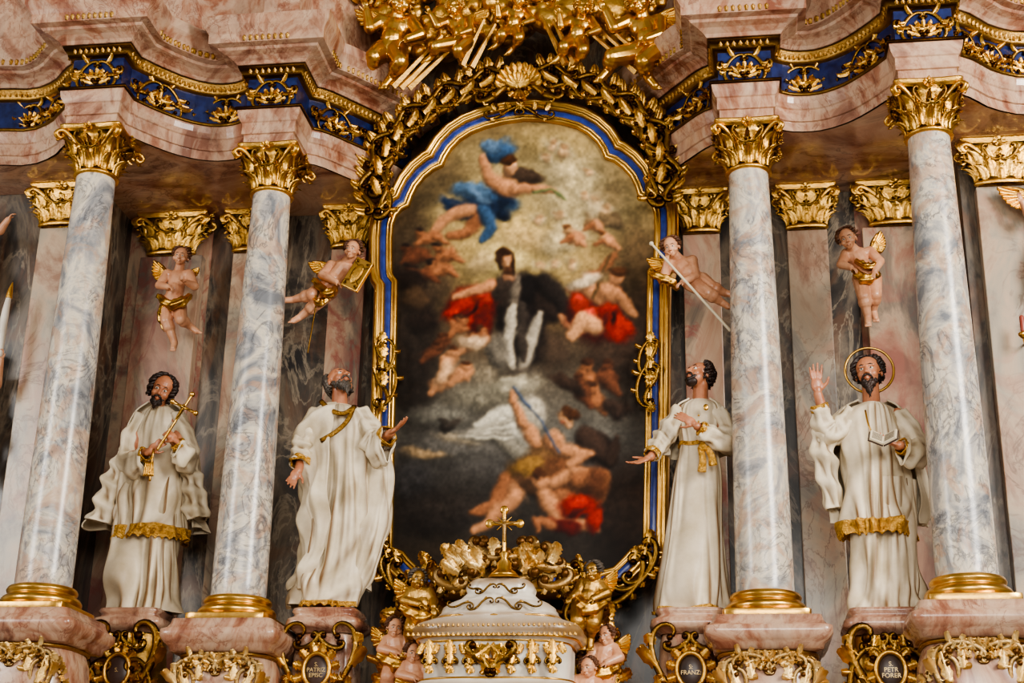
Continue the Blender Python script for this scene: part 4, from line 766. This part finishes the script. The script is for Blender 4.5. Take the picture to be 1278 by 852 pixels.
for (pxx,Y,gold,txt,lab) in [(172,Y1,True,'S.','gilded scroll console under the saint with crucifix'),(412,Y2,False,'S.\nPATRIZ\nEPISC','marble console with oval name plate under grey-bearded saint'),(862,Y3,False,'S:\nFRANZ:','marble console with oval name plate under belted saint'),(1102,Y4,True,'S.\nPETR\nFORER','gilded scroll console with name plate under haloed saint')]:
    c=pt(pxx,764,Y); x=c[0]; zt=c[2]; e=empty('statue_console',(x,Y,2.9),lab,'pedestal','statue consoles')
    b=MB(); lathe(b,[(.1,zt-.001),(.25,zt-.002),(.26,zt-.03),(.24,zt-.05),(.25,zt-.07),(.29,zt-.09),(.30,zt-.14),(.26,zt-.17),(.22,zt-.2)],A(x,Y,0),64,1.05,.95,ex=6); b.build('slab',M_rose,e)
    b=MB(); w=.27; lathe(b,[(w*1.0,2.9),(w,3.1),(w*.95,3.3),(w*.85,zt-.25),(w*.8,zt-.19)],A(x,Y,0),48,1.05,.9,ex=4); b.build('body',M_goldm if gold else M_rose,e)
    yf=Y-.28; zc=pt(pxx,836,Y-.3)[2]
    for s in (-1,1):
        b=MB()
        scroll(b,A(x+s*.22,yf,2.98),A(x+s*.18,yf-.02,zt-.24),N_,'S',s,.034 if gold else .022,5,.35); scroll(b,A(x+s*.04,yf-.02,zt-.24),A(x+s*.17,yf,zt-.3),N_,'C',s,.022,3,.4)
        leaf(b,A(x+s*.21,yf,3.2),A(s*.3,0,1),N_,.22,.05); leaf(b,A(x+s*.18,yf,3.12),A(s*.2,0,-1),N_,.22,.05)
        for k in range(5):
            a=s*(.25+k*.55); leaf(b,A(x+math.sin(a)*.11,yf-.02,zc+math.cos(a)*.135),A(math.sin(a),0,math.cos(a)),N_,.11,.045,.3,9,7,4)
        if gold:
            for k in range(4): leaf(b,A(x+s*.05*k,yf,zt-.22),A(s*.2,0,-1),N_,.16,.045)
            scroll(b,A(x+s*.12,yf-.02,3.42),A(x+s*.17,yf-.02,3.06),N_,'C',-s,.022,4,.4)
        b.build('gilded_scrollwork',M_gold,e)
    a=np.linspace(0,2*pi,33); b=MB(); tube(b,[A(x+math.cos(t)*.105,yf-.03,zc+math.sin(t)*.13) for t in a],[.02]*33,8,64,False); b.build('plate_frame',M_gold,e)
    b=MB(); ell(b,A(x,yf-.005,zc),A(.10,.03,.124),I3,28,14); b.build('name_plate',M_plate,e)
    text(e,txt,(x,yf-.037,zc),.046,M_letter)
# ---------------------------------------------------------------- tabernacle
YT=-.35; TX=pt(625,780,YT)[0]
tb=empty('tabernacle',(TX,YT,2.9),'white and gold domed tabernacle on the altar','tabernacle')
def tl(prof,mat,name,ex=3.4,sm=True,lob=0):
    P=[]
    for hw,y in prof:
        r=hw/163; P.append((r,pt(625,y,YT-r*.75)[2]))
    b=MB(); lathe(b,P,A(TX,YT,0),128,1,.75,ex=ex)
    if lob:
        V=b.v[0]; dx=V[:,0]-TX; dy=V[:,1]-YT; a=np.arctan2(dy,dx); f=1+lob*np.abs(np.sin(4*a)); V[:,0]=TX+dx*f; V[:,1]=YT+dy*f
    return b.build(name,mat,tb)
tl([(2,720),(34,721),(40,725),(42,730),(40,737),(48,744),(60,748),(68,753),(70,760),(76,765),(74,769)],M_white,'domed_lid',3.0,lob=.04)
tl([(66,766),(82,768),(98,772),(103,777),(103,786),(98,791),(92,795),(89,800),(88,842),(94,846),(102,852),(104,858),(102,866),(98,900),(98,940)],M_white,'body',3.6,lob=.015)
zT=lambda y,r:pt(625,y,YT-r)[2]
for y,hw in ((766,75),(791,99),(798,91),(845,95)):
    b=MB(); r=hw/163; z=pt(625,y,YT-r*.75)[2]; lathe(b,[(r-.01,z+.010),(r+.006,z+.006),(r+.009,z),(r+.006,z-.006),(r-.01,z-.010)],A(TX,YT,0),96,1,.75,ex=3.5); b.build('gilded_bead',M_goldd,tb)
yf=YT-.435
for k in range(-3,4):
    if k==0: continue
    b=MB(); x=TX+k*.15; z0,z1=zT(842,.44),zT(801,.44); zm=(z0+z1)/2
    for j in range(5): leaf(b,A(x,yf,z1+.02-j*.035),A((j%2-.5)*.8,0,-1),N_,.10,.035,.25,9,7,4)
    scroll(b,A(x-.04,yf,zm-.02),A(x+.04,yf,zm-.02),N_,'C',-1,.010,2,.5); leaf(b,A(x,yf-.02,z1),A(0,0,-1),N_,.22,.03,.1); leaf(b,A(x,yf,z0+.06),A(.3,0,-1),N_,.07,.03); leaf(b,A(x,yf,z0+.06),A(-.3,0,-1),N_,.07,.03)
    b.build('gilded_bracket',M_gold,tb)
for s in (-1,1):
    b=MB()
    c=A(TX,yf-.02,zT(820,.44)); scroll(b,c+A(s*.02,0,-.1),c+A(s*.14,0,.08),N_,'S',s,.024,5,.5); leaf(b,c+A(0,0,-.1),A(s*.6,0,1),N_,.22,.055); leaf(b,c+A(0,-.02,.08),A(s*.8,0,-.6),N_,.18,.055)
    for j in range(9):
        x=TX+s*(.06+j*.055); leaf(b,A(x,yf-.01,zT(803,.44)),A(s*.5*(-1)**j,0,-1),N_,.11,.035,.2,10,7,4)
    b.build('gilded_frieze',M_gold,tb)
    b=MB()
    for (xa,ya,xb,yb,r) in ((.03,750,.18,756,.34),(.18,756,.33,752,.34),(.02,732,.14,737,.26),(.12,738,.2,730,.26)):
        scroll(b,A(TX+s*xa,YT-r,zT(ya,r)),A(TX+s*xb,YT-r,zT(yb,r)),N_,'S',s,.007,2,.3)
    b.build('lid_scrollwork',M_goldm,tb)
b=MB()
for k in range(34):
    x=TX+(k-16.5)*.037; leaf(b,A(x,yf-.045,zT(789,.47)),A(0,0,-1),N_,.035,.016,.1,7,5,2); leaf(b,A(x,yf-.045,zT(777,.49)),A(0,0,-1),N_,.03,.012,.1,6,5,2)
b.build('gilded_fringe',M_goldm,tb,kind='stuff')
rg=random.Random(3)
for s in (-1,1):
    b=MB()
    for (x0,y0,x1,y1,k) in [(4,706,26,680,'S'),(10,712,48,692,'C'),(24,698,52,684,'C'),(40,714,70,702,'S'),(6,690,24,676,'C'),(52,724,78,716,'C'),(14,704,34,676,'S')]:
        p=pt(628+s*x0,y0,YT+.08-rg.random()*.1); q=pt(628+s*x1,y1,YT+.08); scroll(b,p,q,N_,k,s,.034,5,.6)
    for k in range(14): 
        p=pt(628+s*rg.uniform(5,62),rg.uniform(690,714),YT+.0); leaf(b,p,A(s*rg.uniform(-.2,1),0,rg.uniform(.2,1)),N_,rg.uniform(.14,.22),.065,.5,13,7,5)
    b.build('scroll_crown',M_cream,tb)
b=MB()
for k in range(54):
    x=rg.uniform(-66,66); ell(b,pt(628+x,730-rg.uniform(0,1)*(52-abs(x)*.4),YT+.2+rg.uniform(-.06,.1)),rg.uniform(.045,.085)*A(1.2,.8,.8),Rm(0,0,rg.uniform(-40,40)),12,9)
b.build('gilded_cloud',M_cream,tb,remesh=.012,sm=1)
ac=empty('altar_crucifix',pt(629,722,YT-.12),'small gilded standing crucifix on top of the tabernacle','crucifix')
J=lambda x,y,d=0:pt(x,y,YT-.14+d)
b=MB(); cap(b,J(629.5,700),J(629.5,638),.016,.016); cap(b,J(613,653),J(647,653),.016,.016)
for p in ((629.5,636),(611,653),(649,653)): 
    ell(b,J(*p),A(.034,.014,.034))
for s in (-1,1): 
    for t in (-1,1): cap(b,J(629.5,653),J(629.5+s*9,653+t*8),.006,.003)
b.build('cross',M_goldd,ac)
b=MB(); z=J(627,720)[2]; lathe(b,[(.001,J(627,686)[2]),(.04,J(627,691)[2]),(.024,J(627,697)[2]),(.055,J(627,703)[2]),(.055,J(627,710)[2]),(.10,J(627,716)[2]),(.12,z),(.01,z-.003)],A(J(629.5,700)[0],YT-.14,0),24); b.build('foot',M_goldd,ac)
b=MB(); cap(b,J(629.5,655,-.02),J(629.5,675,-.02),.018,.010); ell(b,J(629.5,650,-.025),.017)
for s in (-1,1): cap(b,J(629.5,655,-.02),J(629.5+s*13,651,-.02),.008,.006)
b.build('corpus',M_cream,ac)
for (hx,hy,s,k,lab) in [(521,724,-1,.95,'grey-haired gilded putto beside the tabernacle crown'),(741,714,1,.95,'gilded putto leaning toward the tabernacle crown'),(492,784,-1,.8,'small putto among gold scrolls beside the tabernacle'),(515,816,-1,1,'flesh-coloured putto below the tabernacle side'),(757,794,1,.85,'small curly-haired putto by the tabernacle'),(735,834,1,1,'flesh-coloured putto at the tabernacle foot')]:
    D=dict(head=(hx,hy,-.04),chest=(hx-s*3,hy+19),pel=(hx-s*8,hy+42),shl=(hx-11-s*3,hy+15),shr=(hx+11-s*3,hy+15),ell=(hx-18-s*2,hy+26,-.04),wrl=(hx-12-s*14,hy+30,-.1),elr=(hx+18-s*2,hy+26,-.04),wrr=(hx+10-s*10,hy+33,-.1),knl=(hx-14-s*6,hy+60,-.1),anl=(hx-12-s*2,hy+80,-.02),knr=(hx+6-s*6,hy+62,-.1),anr=(hx+8-s*12,hy+80,0))
    skin=M_goldm if hy in(724,714) else M_skinc
    putto(-.15 if abs(hx-628)<118 else .0,D,lab,skin,M_hairg if hy<760 else M_hairb,.17,(-s*25,-6,-s*8),drape=[([(hx-20,hy+34,-.08),(hx-s*6,hy+46,-.15),(hx+16,hy+38,-.06)],[.03,.05,.02])],wings=[((hx+s*8,hy+16,.05),(s*.8,0,.8),(0,0,1),.2)],group='tabernacle putti')
rg=random.Random(11)
for s in (-1,1):
    sw=empty('gilded_scrollwork',pt(628+s*115,852,.1),'gilded openwork of scrolls and foliage flanking the tabernacle','ornament','tabernacle scrollwork')
    for (x0,y0,x1,y1) in [(92,735,112,775),(104,770,128,800),(110,800,140,835),(100,830,130,865),(96,760,120,740),(118,815,95,850),(125,785,105,810),(90,706,108,732),(78,722,100,748),(100,748,84,770),(128,760,138,790),(134,830,146,860)]:
        b=MB(); p,q=pt(628+s*x0,y0,.03),pt(628+s*x1,y1,.03); scroll(b,p,q,N_,rg.choice('CS'),rg.choice((-1,1)),.03,4,.55)
        for k in range(5): leaf(b,p+(q-p)*rg.random(),nz(A(rg.uniform(-1,1),0,rg.uniform(-.5,1))),N_,.18,.06,.5,14,7,5)
        b.build('scroll',M_gold,sw)
    b=MB()
    for k in range(26):
        y=rg.uniform(735,860); ell(b,pt(628+s*(104+rg.uniform(-18,24)),y,.16+rg.uniform(-.05,.05)),rg.uniform(.05,.09)*A(1.2,.8,.8),Rm(0,0,rg.uniform(-40,40)),12,9)
    b.build('cloud',M_goldm,sw,remesh=.012,sm=1)
# ---------------------------------------------------------------- glory above
gl=empty('gilded_cloud_glory',pt(648,60,.75),'gilded sculpted clouds and rays above the painting frame','sculpture')
rg=random.Random(5); b=MB()
for k in range(90):
    x=rg.uniform(440,822); y=rg.uniform(-70,66-max(0,abs(x-640)-90)*.2-(0 if abs(x-645)>60 else 22)); r=rg.uniform(.10,.17)
    c=pt(x,y,.62+rg.uniform(-.16,.12)); ell(b,c,A(r*1.4,r*.9,r*.9),Rm(0,0,rg.uniform(-30,30)),14,10)
    for j in range(6):
        a=j*pi/3+rg.random(); ell(b,c+A(math.cos(a)*r*1.1,-r*.45,math.sin(a)*r*.75),r*rg.uniform(.38,.55),I3,12,9)
b.build('clouds',M_gold,gl,remesh=.014,sm=1)
for (x0,y0,x1,y1) in [(490,108,552,44),(500,110,562,48),(510,110,572,52),(588,84,618,30),(576,82,604,24),(706,80,676,20),(718,80,690,24),(816,84,756,30),(806,88,746,34),(795,90,736,40)]:
    b=MB(); p=pt(x0,y0,.30); q=pt(x1,y1,.30); n1=nz(np.cross(q-p,N_)); 
    w0,w1=.035,.014; V=[p-n1*w0,p+A(0,-.03,0),p+n1*w0,p+A(0,.03,0),q-n1*w1,q+A(0,-.012,0),q+n1*w1,q+A(0,.012,0)]
    b.add(V,[[0,1,5,4],[1,2,6,5],[2,3,7,6],[3,0,4,7],[0,3,2,1],[4,5,6,7]])
    b.build('ray',M_goldm,gl,False)
for (hx,hy,s,Z) in [(500,4,1,1.4),(568,10,-1,1.0),(648,0,1,.9),(728,10,1,1.0),(798,4,-1,1.4)]:
    D=dict(head=(hx,hy,-.10),chest=(hx-s*4*Z,hy+22*Z),pel=(hx-s*10*Z,hy+42*Z),shl=(hx-13*Z-s*4*Z,hy+16*Z),shr=(hx+13*Z-s*4*Z,hy+16*Z),ell=(hx-25*Z-s*3,hy+22*Z,-.06),wrl=(hx-30*Z,hy+8*Z,-.1),elr=(hx+18*Z,hy+28*Z,-.08),wrr=(hx+6*Z,hy+32*Z,-.14),knl=(hx-24*Z,hy+48*Z,-.14),anl=(hx-28*Z,hy+60*Z,-.04),knr=(hx+2-s*2*Z,hy+52*Z,-.14),anr=(hx-s*8*Z,hy+66*Z,0))
    putto(.34,D,'gilded putto floating among golden clouds',M_goldd,M_goldm,.21*Z,(s*20,-10,s*10),wings=[((hx-s*14*Z,hy+14*Z,.06),(-s,0,.5),(0,0,1),.26*Z)],group='gilded cloud putti',gold=True,vox=.006,bscale=Z*1.2)
# ---------------------------------------------------------------- light
def area(name,loc,tgt,size,en,col,sy=None):
    l=bpy.data.lights.new(name,'AREA'); l.energy=en; l.color=col; l.size=size
    if sy: l.shape='RECTANGLE'; l.size_y=sy
    o=bpy.data.objects.new(name,l); sc.collection.objects.link(o); o.location=loc; o.rotation_euler=(Vector(tgt)-Vector(loc)).to_track_quat('-Z','Y').to_euler(); return o
area('window_light_key',(9,-8,8.5),(0,0,6),3.0,1600,(1,.95,.88),4.5)
area('window_light_fill',(-9,-8,7),(0,0,6),2.6,600,(1,.97,.93),4.5)
area('window_light_rear',(3,-16,6),(0,0,6.5),6,1100,(1,.96,.90),4)
w=bpy.data.worlds.new('church'); sc.world=w; w.use_nodes=True; nt=w.node_tree; bg=nt.nodes['Background']
tc=nt.nodes.new('ShaderNodeTexCoord'); n=nt.nodes.new('ShaderNodeTexNoise'); n.inputs['Scale'].default_value=2.6; n.inputs['Detail'].default_value=3; nt.links.new(tc.outputs['Generated'],n.inputs['Vector'])
r=nt.nodes.new('ShaderNodeValToRGB'); r.color_ramp.elements[0].position=.42; r.color_ramp.elements[0].color=(.13,.11,.09,1); r.color_ramp.elements[1].position=.62; r.color_ramp.elements[1].color=(.9,.82,.70,1)
nt.links.new(n.outputs['Fac'],r.inputs[0]); nt.links.new(r.outputs[0],bg.inputs['Color']); bg.inputs['Strength'].default_value=.68
